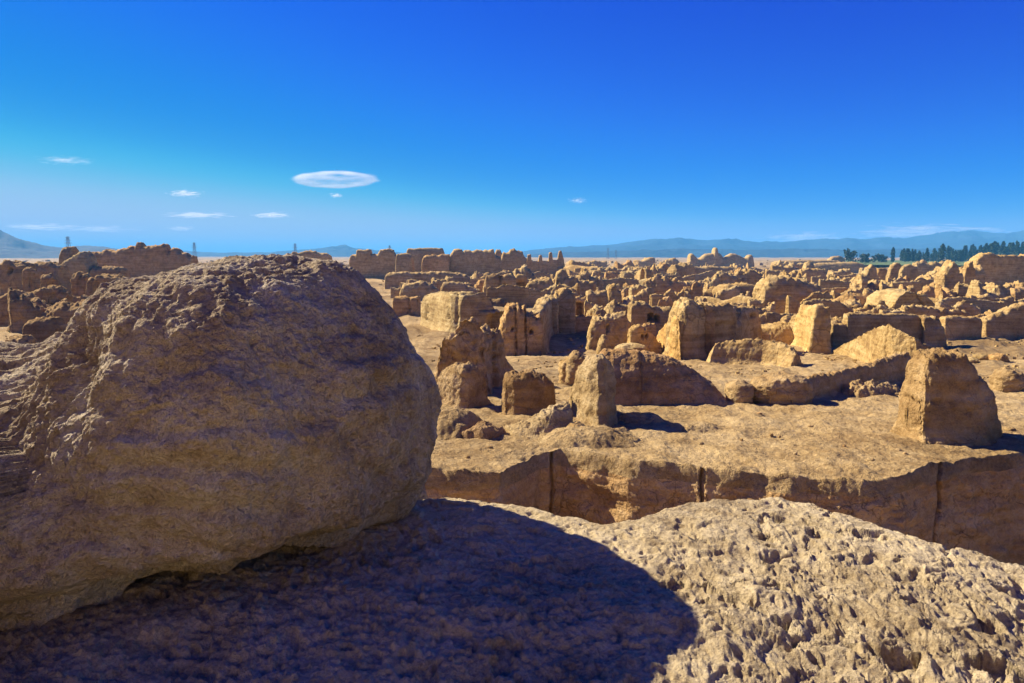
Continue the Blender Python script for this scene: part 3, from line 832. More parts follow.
# ------------------------------------------------------------------ light, sky, camera
def build_light(sun_strength=4.0, sky=0.12, exposure=0.0, el=36.0, az=-72.0):
    w = bpy.data.worlds.new('World'); sc.world = w; w.use_nodes = True
    nt = w.node_tree; bg = nt.nodes['Background']
    s = nt.nodes.new('ShaderNodeTexSky'); s.sky_type = 'NISHITA'; s.sun_disc = False
    s.sun_elevation = math.radians(el); s.sun_rotation = math.radians(az)
    s.altitude = 1500; s.air_density = 1.0; s.dust_density = 0.2; s.ozone_density = 3.0
    # deep polarised blue overhead, pale towards the horizon: a tone curve on the sky's own radiance
    sc1 = nt.nodes.new('ShaderNodeVectorMath'); sc1.operation = 'SCALE'; sc1.inputs['Scale'].default_value = 0.1
    nt.links.new(s.outputs[0], sc1.inputs[0])
    cv = nt.nodes.new('ShaderNodeRGBCurve'); nt.links.new(sc1.outputs[0], cv.inputs['Color'])
    for ch, pts in enumerate((SKY_R, SKY_G, SKY_B)):
        cu = cv.mapping.curves[ch]
        while len(cu.points) > 2: cu.points.remove(cu.points[1])
        cu.points[0].location = pts[0]; cu.points[1].location = pts[-1]
        for q in pts[1:-1]: cu.points.new(*q)
    cv.mapping.use_clip = False; cv.mapping.extend = 'HORIZONTAL'; cv.mapping.update()
    sc2 = nt.nodes.new('ShaderNodeVectorMath'); sc2.operation = 'SCALE'; sc2.inputs['Scale'].default_value = 1.0 / (2 ** exposure) / sky
    nt.links.new(cv.outputs[0], sc2.inputs[0])
    nt.links.new(sc2.outputs[0], bg.inputs['Color']); bg.inputs['Strength'].default_value = sky
    L = bpy.data.lights.new('sun', 'SUN'); L.energy = sun_strength; L.angle = math.radians(0.53); L.color = (1.0, 0.90, 0.70)
    o = bpy.data.objects.new('sun', L); col.objects.link(o)
    e, a = math.radians(el), math.radians(az)
    dv = (math.sin(a) * math.cos(e), math.cos(a) * math.cos(e), math.sin(e))
    import mathutils
    o.rotation_euler = mathutils.Vector(dv).to_track_quat('Z', 'Y').to_euler()
    o.location = (-30, 10, 60)
    c = bpy.data.cameras.new('camera'); c.sensor_width = 36.0; c.lens = F / 1024 * 36.0
    c.clip_start = 0.05; c.clip_end = 120000
    co = bpy.data.objects.new('camera', c); col.objects.link(co)
    co.location = CAM; co.rotation_euler = (math.pi / 2 - TH, 0, 0)
    sc.camera = co
    sc.view_settings.view_transform = 'Standard'; sc.view_settings.look = 'None'
    sc.view_settings.exposure = exposure; sc.view_settings.gamma = 1.0; sc.view_settings.use_curve_mapping = False
    sc.cycles.use_denoising = True
    sc.cycles.max_bounces = 6; sc.cycles.diffuse_bounces = 4; sc.cycles.volume_bounces = 4
    sc.cycles.transparent_max_bounces = 8
    sc.cycles.volume_step_rate = 0.4; sc.cycles.volume_max_steps = 256
SKY_R = [(0, 0), (0.2, 0.0), (0.33, 0.004), (0.42, 0.05), (0.5, 0.18), (0.6, 0.36), (0.75, 0.47), (1.0, 0.52)]
SKY_G = [(0, 0), (0.1, 0.015), (0.195, 0.035), (0.27, 0.075), (0.41, 0.18), (0.55, 0.29), (0.71, 0.51), (1.0, 0.60)]
SKY_B = [(0, 0), (0.1, 0.20), (0.29, 0.52), (0.48, 0.74), (0.63, 0.85), (0.8, 0.80), (1.0, 0.80)]

# ================================================================== the ruins, near to far
W_ = 'mud_brick_wall'; S_ = 'wall_stub'; R_ = 'rock'
def w(label, pts, th, **k): return wall(k.pop('name', W_), label, k.pop('cat', 'ruined wall'), pts, th, **k)
def rk(label, *a, **k): return rock(k.pop('name', R_), label, k.pop('cat', 'rock'), *a, **k)

def near_ruins():
    # stump at the right with its sunlit left edge
    w('tall tapering earthen stump at the right of the terrace, left edge sunlit',
      [(922, 443, 404), (924, 443, 368), (928, 443, 357), (936, 443, 352), (948, 443, 352), (959, 443.5, 355), (970, 443.5, 363), (982, 443, 372), (993, 442, 384), (1000, 441, 400), (1005, 440, 420), (1009, 439, 436)], 1.0,
      name='wall_stump', rough=0.8, face=92, taper=0.82, n=4.5, jag=0.5, res=1.0, apron=0.25)
    # low wall running up to it
    w('low curving earth wall running up to the left side of the tapering stump',
      [(794, 402, 392), (806, 400, 383), (820, 398, 378), (840, 394, 373), (858, 390, 369), (875, 387, 364), (895, 384, 358), (912, 382, 352)], 0.55, rough=0.9, n=3.2, res=1.0, apron=0.4)
    rk('rounded earth lump ending the low curving wall on its left', 757, 822, 376, 404, depth=1.5, n=2.3, rough=1.0, tilt=0.25, cat='earth lump', name='earth_lump')
    mound('rubble_bank', 'low rubble bank at the foot of the curving wall beside the stump', 'rubble bank', 880, 397, 74, 15, 0.9, rough=1.8, mat=M_near)
    w('domed bright earth wall rising behind the low curving wall, its left face sunlit',
      [(838, 355, 351), (850, 357, 344), (862, 360, 338), (872, 363, 332), (882, 367, 328), (892, 369, 326), (905, 370, 332), (918, 371, 339), (930, 371, 346), (940, 371, 352)], 1.0, rough=0.7, n=2.4, taper=0.6, res=1.0, face=88, jag=0.4)
    # hump shelter
    w('upright left end of the hollow humped wall, sunlit and pale, like a thick post',
      [(573, 415, 401), (577, 418, 386), (583, 421, 371), (590, 425, 363), (598, 427, 359), (606, 427, 360), (613, 424, 367), (617, 421, 381)], 1.5, name='wall_stump', rough=0.8, face=90, n=2.8, taper=0.72, res=1.0, apron=0.25, jag=0.3)
    w('long humped wall sloping down to the right with a deep shaded front on the terrace',
      [(598, 404, 362), (606, 405, 356), (624, 405, 354.5), (642, 405, 355), (655, 405, 358), (676, 405, 362), (690, 405, 370), (704, 405, 378), (719, 405, 388), (732, 405, 402)], 2.3,
      rough=0.7, n=2.6, taper=0.62, res=1.0, lean=0.0, cracks=((641, 0.7, 0.06),), apron=0.0, jag=0.35)
    rk('small round rock at the right tip of the long humped wall', 731, 758, 382, 403, n=2.4, depth=0.9)
    mound('hummock', 'low flat hummock on the terrace in front of the hollow humped wall', 'hummock', 641, 424, 56, 9, 0.9, rough=1.5)
    mound('rock_slab', 'low broken slab lying on the open terrace floor', 'slab', 700, 431, 60, 5, 0.8, rough=2)
    w('squat dark brown block standing alone left of the hollow humped wall',
      [(504, 414, 385), (507, 414, 378), (514, 415, 375.5), (530, 415, 374), (545, 415, 378), (553, 414, 384), (557, 413, 390)], 0.9, rough=0.8, n=4, taper=0.9, res=1.0, tint=(0.78, 0.72, 0.68), name='earth_block', cat='block')
    w('leaning slab block beside the right side of the huge grey boulder, right edge glowing yellow',
      [(434, 404, 378), (440, 405, 370), (452, 407, 366), (460, 408, 366), (468, 408, 373), (474, 407, 379)], 0.9, rough=0.8, n=4, taper=0.9, res=1.0, name='earth_block', cat='block')
    rk('rounded stone with a flat cap just left of the hollow humped wall', 560, 590, 357, 383, n=2.8, depth=0.9)
    rk('flat cap stone lying on the rounded stone left of the humped wall', 567, 588, 351.5, 361, d=22.3, n=2.3, depth=0.8, bury=-0.2)
    w('low slanting ledge of earth below the squat dark brown block',
      [(514, 438, 434), (530, 438, 428), (545, 438, 421), (556, 437, 412), (568, 436, 409), (578, 435, 409)], 1.2, rough=1.0, n=2.6, taper=0.6, res=1.0, name='earth_ledge', cat='ledge')
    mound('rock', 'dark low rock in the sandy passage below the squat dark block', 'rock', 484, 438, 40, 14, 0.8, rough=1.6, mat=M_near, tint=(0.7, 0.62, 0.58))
    mound('earth_mound', 'pale sand-covered mound at the edge of the passage right of the boulder', 'mound', 450, 436, 60, 22, 1.8, rough=0.7)
    mound('earth_swell', 'smooth earth swell at the terrace lip above the long crack', 'earth swell', 590, 449, 120, 16, 1.6, rough=1.0)
    rk('broken lump on the terrace lip at the left, over the cracked face', 566, 588, 424, 438, n=2.2, depth=0.6, rough=1.5, cat='earth lump', name='earth_lump')
    # two-piece ruin with the glowing stub
    w('ragged two-part ruin in the sandy passage with a thin upright finger on top',
      [(462, 394, 352), (464, 395, 341), (471, 395, 333), (479, 395, 331), (479.6, 395, 320), (487.6, 394, 319), (488.4, 394, 333), (492, 391, 329), (498, 388, 327), (506, 385, 328), (509, 383, 352), (515, 381, 360), (520, 380, 371)], 1.0,
      rough=1.15, n=3.6, taper=0.85, res=1.0, cracks=((495, 1.2, 0.3),), name='broken_ruin', cat='ruin')
    # mound slab in front of the big bright wall
    w('long low rounded wall lying in front of the big bright split wall',
      [(704, 363, 353), (709, 364, 345), (720, 364, 342), (740, 364.5, 340.5), (760, 365, 341.5), (775, 366, 344), (784, 367, 348), (791, 368, 356)], 1.5, rough=0.6, n=2.6, taper=0.7, res=1.0)
    w('pale eroded bench right of the long low rounded wall, catching the sun', [(752, 346, 334), (756, 346, 330), (768, 346, 328.5), (780, 346, 326), (792, 346, 324), (803, 346, 327)], 3.5, rough=1.0, n=3.4, taper=0.8, cat='earth bench', name='earth_bench')
    rk('small pointed boulder on the right end of the pale bench', 793, 810, 315, 346, n=2.3, depth=2, peak=0.3)
    for x0, x1, yt, yb, lab in ((980, 998, 354, 361, 'small dark rock on the flat ground upper right of the stump'), (996, 1012, 354, 362, 'larger dark rock at the right of the pair above the stump'),
                                (1003, 1030, 369, 392, 'sunlit pale hump at the right picture edge beside the stump'), (968, 982, 358, 363, 'flat little stone left of the dark rock pair')):
        rk(lab, x0, x1, yt, yb, n=2.3, depth=0.9, rough=1.3)
    for i, (x, y, s) in enumerate(((772, 436, 2.2), (780, 438, 1.4), (812, 428, 3), (742, 441, 1.6), (873, 462, 3.4), (702, 445, 2.6), (845, 447, 1.5), (796, 455, 1.7), (621, 441, 3), (900, 452, 3), (906, 455, 1.8), (490, 449, 3), (468, 459, 2), (1013, 432, 5), (1004, 436, 2.4), (760, 415, 2.6), (665, 447, 1.5))):
        rk('small loose stone scattered on the bare terrace floor', x - s, x + s, y - s, y, n=2.3, depth=2 * s * 14 / F, rough=1.5, group='loose stones on the terrace', cat='stone', name='loose_stone', res=0.7)

def middle_ruins():
    # --- right: long shaded walls
    w('long straight wall in deep shade behind the domed bright wall, with a flat dark top',
      [(846, 347, 315), (852, 347, 313.5), (880, 347, 314), (905, 347, 314.5), (927, 347, 315)], 0.9, rough=0.35, n=7, taper=0.95, jag=0.5)
    w('thick sunlit post of earth between the two long shaded walls',
      [(922, 347, 330), (924, 348, 317), (930, 348, 316.5), (940, 348, 318), (946, 348, 326), (949, 347, 342)], 1.9, name='wall_stump', rough=0.9, n=4, face=92)
    w('long low wall in shade right of the sunlit post, ending at a dark vertical crack',
      [(944, 340, 318), (952, 340, 316.5), (965, 340, 317), (975, 340, 317), (982, 340, 319)], 1.0, rough=0.4, n=6, taper=0.95, jag=0.6)
    w('sloping wall rising to the right picture edge beyond a dark vertical crack',
      [(985, 338, 320), (995, 338, 316), (1005, 338, 312), (1015, 338, 307), (1026, 338, 303), (1045, 338, 298)], 1.6, rough=0.5, n=5, taper=0.9, jag=0.6)
    w('tall block with a bright sunlit rilled left face right of the pale bench',
      [(808, 345, 325), (811, 346, 312), (816, 348, 307.5), (824, 351, 306.5), (831, 354, 308)], 1.25, rough=1.0, taper=0.8, name='wall_block', cat='ruined block')
    w('flat cut face adjoining the tall block with the rilled left side',
      [(832, 347, 325), (834, 347, 324), (846, 347, 324), (850, 347, 326)], 0.8, rough=0.3, n=7, name='wall_block', cat='ruined block')
    w('big bulky scalloped mass of earth in full sun behind the long shaded walls',
      [(869, 306, 302), (872, 307, 299), (880, 308.5, 297), (886, 309.5, 299), (893, 311, 293), (903, 313, 289), (915, 315.5, 290), (928, 318, 292), (938, 318, 297), (945, 318, 304), (952, 318, 312)], 4.5, rough=1.35, n=3.4, taper=0.65, name='earth_mass', cat='ruin')
    w('wide low wall with a dented top left of the scalloped earth mass',
      [(841, 311, 300), (844, 311, 296.5), (855, 311, 294), (866, 311, 294.5), (876, 311, 297)], 2.5, rough=0.8, n=3.6)
    w('shaded low wall behind the scalloped mass with a sunlit rounded left end',
      [(859, 288, 285), (863, 289, 283), (872, 292.5, 281.5), (876, 294, 281.5), (885, 294, 282), (901, 294, 284)], 3.2, rough=0.6, n=4, face=112)
    # --- centre
    w('big bright split wall, left of two tall blocks with rounded tops',
      [(680, 360, 320), (682, 360, 312), (686, 360, 305), (692, 360, 302.5), (700, 359.5, 303), (708, 359, 305)], 2.2, rough=0.7, n=4.5, taper=0.88, name='wall_block', cat='ruined block', face=102)
    w('big bright flat-topped wall with a small hole, joined right of the tall rounded block',
      [(710, 359, 306), (716, 359, 304.5), (728, 358, 305), (737, 357, 304.5), (740, 355, 308), (752, 353, 308.5), (763, 351, 308)], 2.6, rough=0.55, n=5.5, taper=0.92,
      cracks=((738.5, 1.0, 0.4),), niches=((752, 314, 755, 317, 1.0), (716, 323, 733, 352, 0.16)))
    w('leaning slab glowing yellow against the left side of the big bright split wall',
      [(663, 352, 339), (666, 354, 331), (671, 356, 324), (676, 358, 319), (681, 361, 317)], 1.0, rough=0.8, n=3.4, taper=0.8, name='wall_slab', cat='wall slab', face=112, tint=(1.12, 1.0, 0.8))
    w('broken front wall stepping up to the right, over a low ruin with two small holes',
      [(588, 353, 345), (591, 353, 325), (593, 353, 320.5), (600, 353, 317.5), (608, 353, 315.5), (618, 353, 314), (626, 353, 312), (629, 353, 321), (633, 353, 328)], 1.6, rough=0.8, n=4.5, niches=((607, 326, 609, 332, .5),))
    w('low rounded ruin with two small dark holes right of the broken stepped wall',
      [(629, 356, 334), (632, 356, 328), (637, 356, 325), (642, 356, 326.5), (649, 356, 331), (655, 356, 337), (663, 356, 346)], 1.2, rough=0.6, n=3.4, taper=0.75,
      niches=((641.5, 335, 643.5, 338, .6), (645.5, 335, 647.5, 338, .6)))
    rk('little standing spire of earth before the broken stepped wall', 598, 612, 335, 356, n=2.5, depth=1.0, peak=0.45, rough=1.2, name='earth_spire', cat='earth spire')
    rk('low smooth mound in front of the ruin with two small holes', 615, 651, 344, 357, n=2.3, depth=1.5, rough=0.6, cat='mound', name='earth_mound')
    w('tall wall with a steep rounded left shoulder and two holes in its face',
      [(499, 356, 334), (501, 356, 322), (505, 356, 316), (506, 356, 310), (511, 356, 307), (519, 356, 306), (521, 356, 309), (525, 356, 307), (527, 356, 313), (533, 356, 312), (535, 356, 317), (542, 356, 318), (543, 356, 326)], 2.4, rough=0.9, n=5.5,
      niches=((511, 328, 513.5, 331, .7), (530, 329.5, 533, 333, .7)), cracks=((516, 0.7, 0.35), (526, 0.6, 0.3)), face=92)
    w('tall side wall in shade running back along the left of the shaded courtyard',
      [(544, 354, 313), (548, 343, 306), (552, 335, 300), (556, 329, 295)], 1.3, rough=0.6, n=6, taper=0.92, face=180)
    w('square-topped wall right of the tall wall with a rounded shoulder',
      [(536, 334, 304), (538, 334, 299.5), (548, 334, 299), (556, 334, 299), (559, 334, 302)], 2.4, rough=0.55, n=6, taper=0.95)
    w('tall flat-fronted wall at the left of the deep shaded courtyard',
      [(554, 332, 300), (556, 332, 291.5), (565, 332, 290), (573, 332, 291), (576, 332, 297)], 2.6, rough=0.55, n=6, taper=0.95)
    w('recessed wall with a tall dark doorway behind the shaded courtyard',
      [(573, 324, 299), (576, 324, 297), (584, 324, 297.5), (590, 324, 298)], 1.6, rough=0.4, n=7, niches=((577, 303, 582, 326, 2.2),))
    w('wall with a straight top and sunlit left edge right of the shaded courtyard',
      [(587, 328, 296), (589, 328, 292), (598, 328, 291.5), (607, 328, 293), (609, 328, 300)], 2.2, rough=0.6, n=5)
    w('tall thin pillar of mud brick right of the shaded courtyard',
      [(608, 325, 300), (610, 325, 291), (613, 325, 286), (617, 325, 285.5), (621, 325, 289), (624, 325, 296)], 2.4, rough=0.9, n=4, taper=0.8, name='mud_brick_pillar', cat='pillar', face=102)
    w('broad wall with two dark burrow holes left of the leaning yellow slab',
      [(630, 334, 306), (633, 334, 301.5), (645, 334, 302), (652, 334, 307), (662, 334, 307.5), (673, 334, 308)], 2.0, rough=0.5, n=5, niches=((648, 314, 653, 321, 1.5), (655, 316, 660, 322, 1.5)))
    w('big wall with vertical cracks over the sandy slope behind the boulder',
      [(420, 324, 297), (422, 325, 294), (435, 328, 293), (448, 332, 293.5), (460, 333, 295), (466, 333, 296), (469, 333, 303), (473, 333, 311), (484, 333, 313), (493, 331, 315)], 3.0, rough=0.45, n=6, taper=0.95,
      cracks=((448, 0.8, 0.5), (457, 0.8, 0.4), (427, 0.6, 0.3)))
    w('darker low wall behind the boulder edge, left of the big cracked wall',
      [(392, 317, 298), (398, 317, 297), (408, 317, 298), (419, 317, 297)], 2.4, rough=0.45, n=6, taper=0.95, cracks=((409, 0.7, 0.5),))
    w('huge dark-fronted wall in the middle distance left of the tall rilled block',
      [(763, 319, 295), (765, 319, 286), (769, 319, 280), (776, 319, 278), (783, 319, 277.5), (795, 319, 278.5), (806, 319, 281), (816, 319, 284), (824, 319, 288)], 4.5, rough=0.8, n=4.5, taper=0.9)
    rk('round knob of earth perched on the huge dark-fronted wall', 797, 805, 273, 283, d=91, n=2.4, depth=1.2, bury=0)
    w('low flat-topped wall with a sunlit left edge above the big bright wall',
      [(724, 305, 295), (726, 305, 288), (732, 305, 285), (745, 305, 284.5), (756, 305, 285), (766, 305, 287)], 4, rough=0.5, n=5, face=112)
    rk('sand-covered hump between the flat-topped wall and the big bright wall', 732, 768, 297, 309, n=2.2, depth=4, rough=0.6, cat='hump', name='earth_mound', mat=M_ground)
    w('dark wall with a rounded top above the broad wall with burrow holes',
      [(701, 304, 297), (704, 304, 291.5), (712, 304, 290), (719, 304, 291), (724, 304, 296)], 3, rough=0.9, n=3.6)
    w('smooth round-shouldered block just above the big bright wall', [(677, 298, 291), (680, 298, 286), (687, 298, 284.5), (694, 298, 286), (697, 298, 291)], 3, rough=0.7, n=3.4, name='wall_block', cat='ruined block')
    w('gabled wall whose left slope is brightly sunlit in the middle distance',
      [(634, 286, 283), (638, 287.5, 278), (642, 289.5, 271), (646, 291, 267.5), (650, 291, 269), (654, 291, 278), (657, 291, 286)], 3, rough=0.8, n=4, face=112)
    w('yellow-lit upright block left of the gabled wall', [(623, 292, 280), (625, 292, 273), (630, 292, 271.5), (635, 292, 274), (637, 292, 281)], 2.6, rough=0.8, n=4, face=112, name='wall_block', cat='ruined block')
    w('ragged upright block with a notched top between two pillars in the middle distance', [(604, 290, 280), (606, 290, 272), (612, 290, 271), (617, 290, 273), (620, 290, 281)], 2.8, rough=1.0, n=4, name='wall_block', cat='ruined block')
    w('low rubble wall right of the gabled wall', [(640, 301, 295), (644, 301, 289), (652, 301, 287.5), (660, 301, 290), (666, 301, 296)], 3, rough=1.0, n=3)
    w('tall spire-like ruin rising behind the courtyard walls', [(555, 300, 280), (557, 300, 273), (561, 300, 270), (566, 300, 270), (569, 300, 276), (571, 300, 286)], 3.0, rough=0.9, n=4, name='ruined_tower', cat='ruined tower')
    w('craggy wall right of the spire-like ruin', [(571, 297, 284), (575, 297, 277.5), (582, 297, 276), (588, 297, 280), (591, 297, 287)], 3, rough=1.1, n=3.6)
    w('twin-topped block above the straight-topped courtyard wall', [(590, 293, 284), (592, 293, 277), (597, 293, 279), (601, 293, 276.5), (605, 293, 283)], 3, rough=1.0, n=4, name='wall_block', cat='ruined block')
    w('broken house wall with a jagged brick top above the big cracked wall', [(483, 303, 286), (486, 303, 277), (493, 303, 274.5), (502, 303, 276), (510, 303, 274), (516, 303, 278)], 3.4, rough=0.8, n=5, cracks=((500, 0.8, 0.8),), niches=((503, 284, 506, 290, 1.2),))
    w('doorway frame of mud brick with a dark square opening', [(514, 300, 281), (516, 300, 276), (522, 300, 275), (527, 300, 277)], 2.4, rough=0.5, n=6, niches=((517, 282, 524, 295, 2.4),))
    w('crumbled wall between the dark doorway and the spire-like ruin', [(526, 301, 288), (529, 301, 282), (536, 301, 279.5), (543, 301, 281), (549, 301, 277), (555, 301, 284)], 3.4, rough=1.0, n=4)
    w('sloping ridge of fallen brick leading down to the square-topped wall', [(537, 308, 301), (543, 308, 295), (548, 308, 289), (553, 308, 285), (557, 308, 284)], 3, rough=1.1, n=3)
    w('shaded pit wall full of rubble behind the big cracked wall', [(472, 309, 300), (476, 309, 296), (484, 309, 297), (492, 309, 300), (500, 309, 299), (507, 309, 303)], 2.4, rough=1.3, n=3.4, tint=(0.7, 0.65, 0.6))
    w('low wall above the big cracked wall with an arched top', [(440, 297, 288), (443, 297, 283), (452, 297, 281.5), (462, 297, 283), (470, 297, 287), (478, 297, 290)], 3, rough=0.8, n=4)
    w('tumbled low wall behind the darker wall near the boulder', [(399, 300, 290), (403, 300, 284), (412, 300, 283), (421, 300, 281), (430, 300, 284), (438, 300, 290)], 3.2, rough=1.0, n=3.6)
    # --- right middle
    R = [('sunlit upright rock face at the left of the right-hand ruins', [(840, 297, 289), (842, 297, 281), (846, 297, 278.5), (850, 297, 281), (852, 297, 289)], 2.6, dict(face=112, rough=1.0)),
         ('narrow leaning fin of earth right of the sunlit upright face', [(851, 292, 284), (853, 292, 279), (856, 292, 277), (858, 292, 282)], 2.0, dict(face=112)),
         ('gable wall climbing to a point on its right in the right-hand ruins', [(857, 288, 280), (862, 288, 275), (868, 288, 269), (872, 288, 264.5), (876, 288, 268), (878, 288, 277)], 3.5, dict(face=112)),
         ('flat-topped narrow wall right of the pointed gable', [(877, 284, 276), (878, 284, 268.5), (884, 284, 268), (888, 284, 270), (889, 284, 278)], 3, dict(face=112)),
         ('brilliantly sunlit tall stump with a chimney-like top in the right-hand ruins', [(889, 285, 276), (891, 285, 268), (894, 285, 264), (899, 285, 262.5), (901, 285, 266), (903, 285, 276)], 3.2, dict(face=112, rough=1.1)),
         ('brown wall block with a dark window right of the chimney-like stump', [(901, 288, 272), (903, 288, 266), (910, 288, 264.5), (917, 288, 267), (919, 288, 277)], 3.2, dict(niches=((906, 279, 909, 283, 2),))),
         ('sharp sunlit pyramid stump near the green field', [(918, 272, 268), (920, 272, 262), (924, 272, 259.5), (927, 272, 261), (929, 272, 268)], 4.5, dict(face=112)),
         ('bright wedge-shaped block with a shaded right face', [(924, 291, 285), (928, 291, 279), (932, 291, 274), (936, 291, 270.5), (940, 291, 272), (943, 291, 283)], 3.0, dict(face=112)),
         ('round boulder-like stump beside the bright wedge-shaped block', [(917, 291, 288), (919, 291, 284.5), (923, 291, 284), (926, 291, 288)], 2, dict(n=2.6)),
         ('dark peak-shaped wall with a notch of sun on its right', [(943, 300, 275), (948, 300, 266), (952, 300, 260.5), (955, 300, 263), (958, 300, 271), (962, 300, 272), (965, 300, 280)], 5, dict(face=102)),
         ('sunlit broken column stack left of the long dark skyline wall', [(963, 297, 278), (965, 297, 268), (968, 297, 262), (972, 297, 261), (974, 297, 270), (977, 297, 283)], 3, dict(face=112, rough=1.3)),
         ('ladder-like crumbling sunlit pier below the long dark skyline wall', [(973, 300, 290), (975, 300, 282.5), (980, 300, 281), (986, 300, 283), (988, 300, 291)], 3, dict(face=112, rough=1.3)),
         ('long dark skyline wall with a raised left end at the right picture edge', [(975, 289, 262), (979, 289, 257), (982, 289, 254), (985, 289, 253.5), (996, 289, 254.5), (1010, 289, 256), (1028, 289, 255), (1050, 289, 257)], 6, dict(face=102, rough=0.6)),
         ('cube-like block with a sunlit left face under the long dark skyline wall', [(996, 288, 278), (998, 288, 274), (1004, 288, 274), (1015, 288, 275), (1030, 288, 276)], 5, dict(face=112, rough=0.5, n=6)),
         ('low bank of earth rounded at both ends under the cube-like block', [(986, 301, 294), (990, 301, 288), (1000, 301, 286), (1010, 301, 288), (1015, 301, 293)], 4, dict(n=3.2)),
         ('low bank of earth cut by the right picture edge', [(1013, 303, 295), (1016, 303, 289), (1024, 303, 287.5), (1040, 303, 288)], 4, dict(n=3.2)),
         ('thin enclosure wall sloping down behind the long low shaded wall', [(941, 316, 300), (950, 316, 297.5), (962, 316, 297), (975, 315, 299), (990, 315, 301), (1005, 315, 303)], 1.2, dict(rough=0.5, n=5)),
         ('slanted wall top right of the bright wedge-shaped block', [(930, 299, 295), (938, 299, 291), (946, 299, 287), (953, 299, 285.5), (956, 299, 289)], 2.4, dict(n=3.4)),
         ('crumbled corner post inside the thin enclosure wall', [(997, 315, 306), (1000, 315, 301.5), (1005, 315, 301), (1009, 315, 305)], 1.5, dict(rough=1.2)),
         ('small stub standing in the gap left of the sunlit upright face', [(824, 297, 292), (826, 297, 287), (829, 297, 285.5), (833, 297, 289), (834, 297, 293)], 2, dict(face=112)),
         ('dark low wall left of the wide dented wall', [(822, 305, 297), (826, 305, 293), (834, 305, 292), (842, 305, 295)], 2.5, dict(n=3.4))]
    for lab, pts, th, k in R:
        if k.get('face', 0) > 100: k['face'] = 94
        w(lab, pts, th * 0.65, **k)

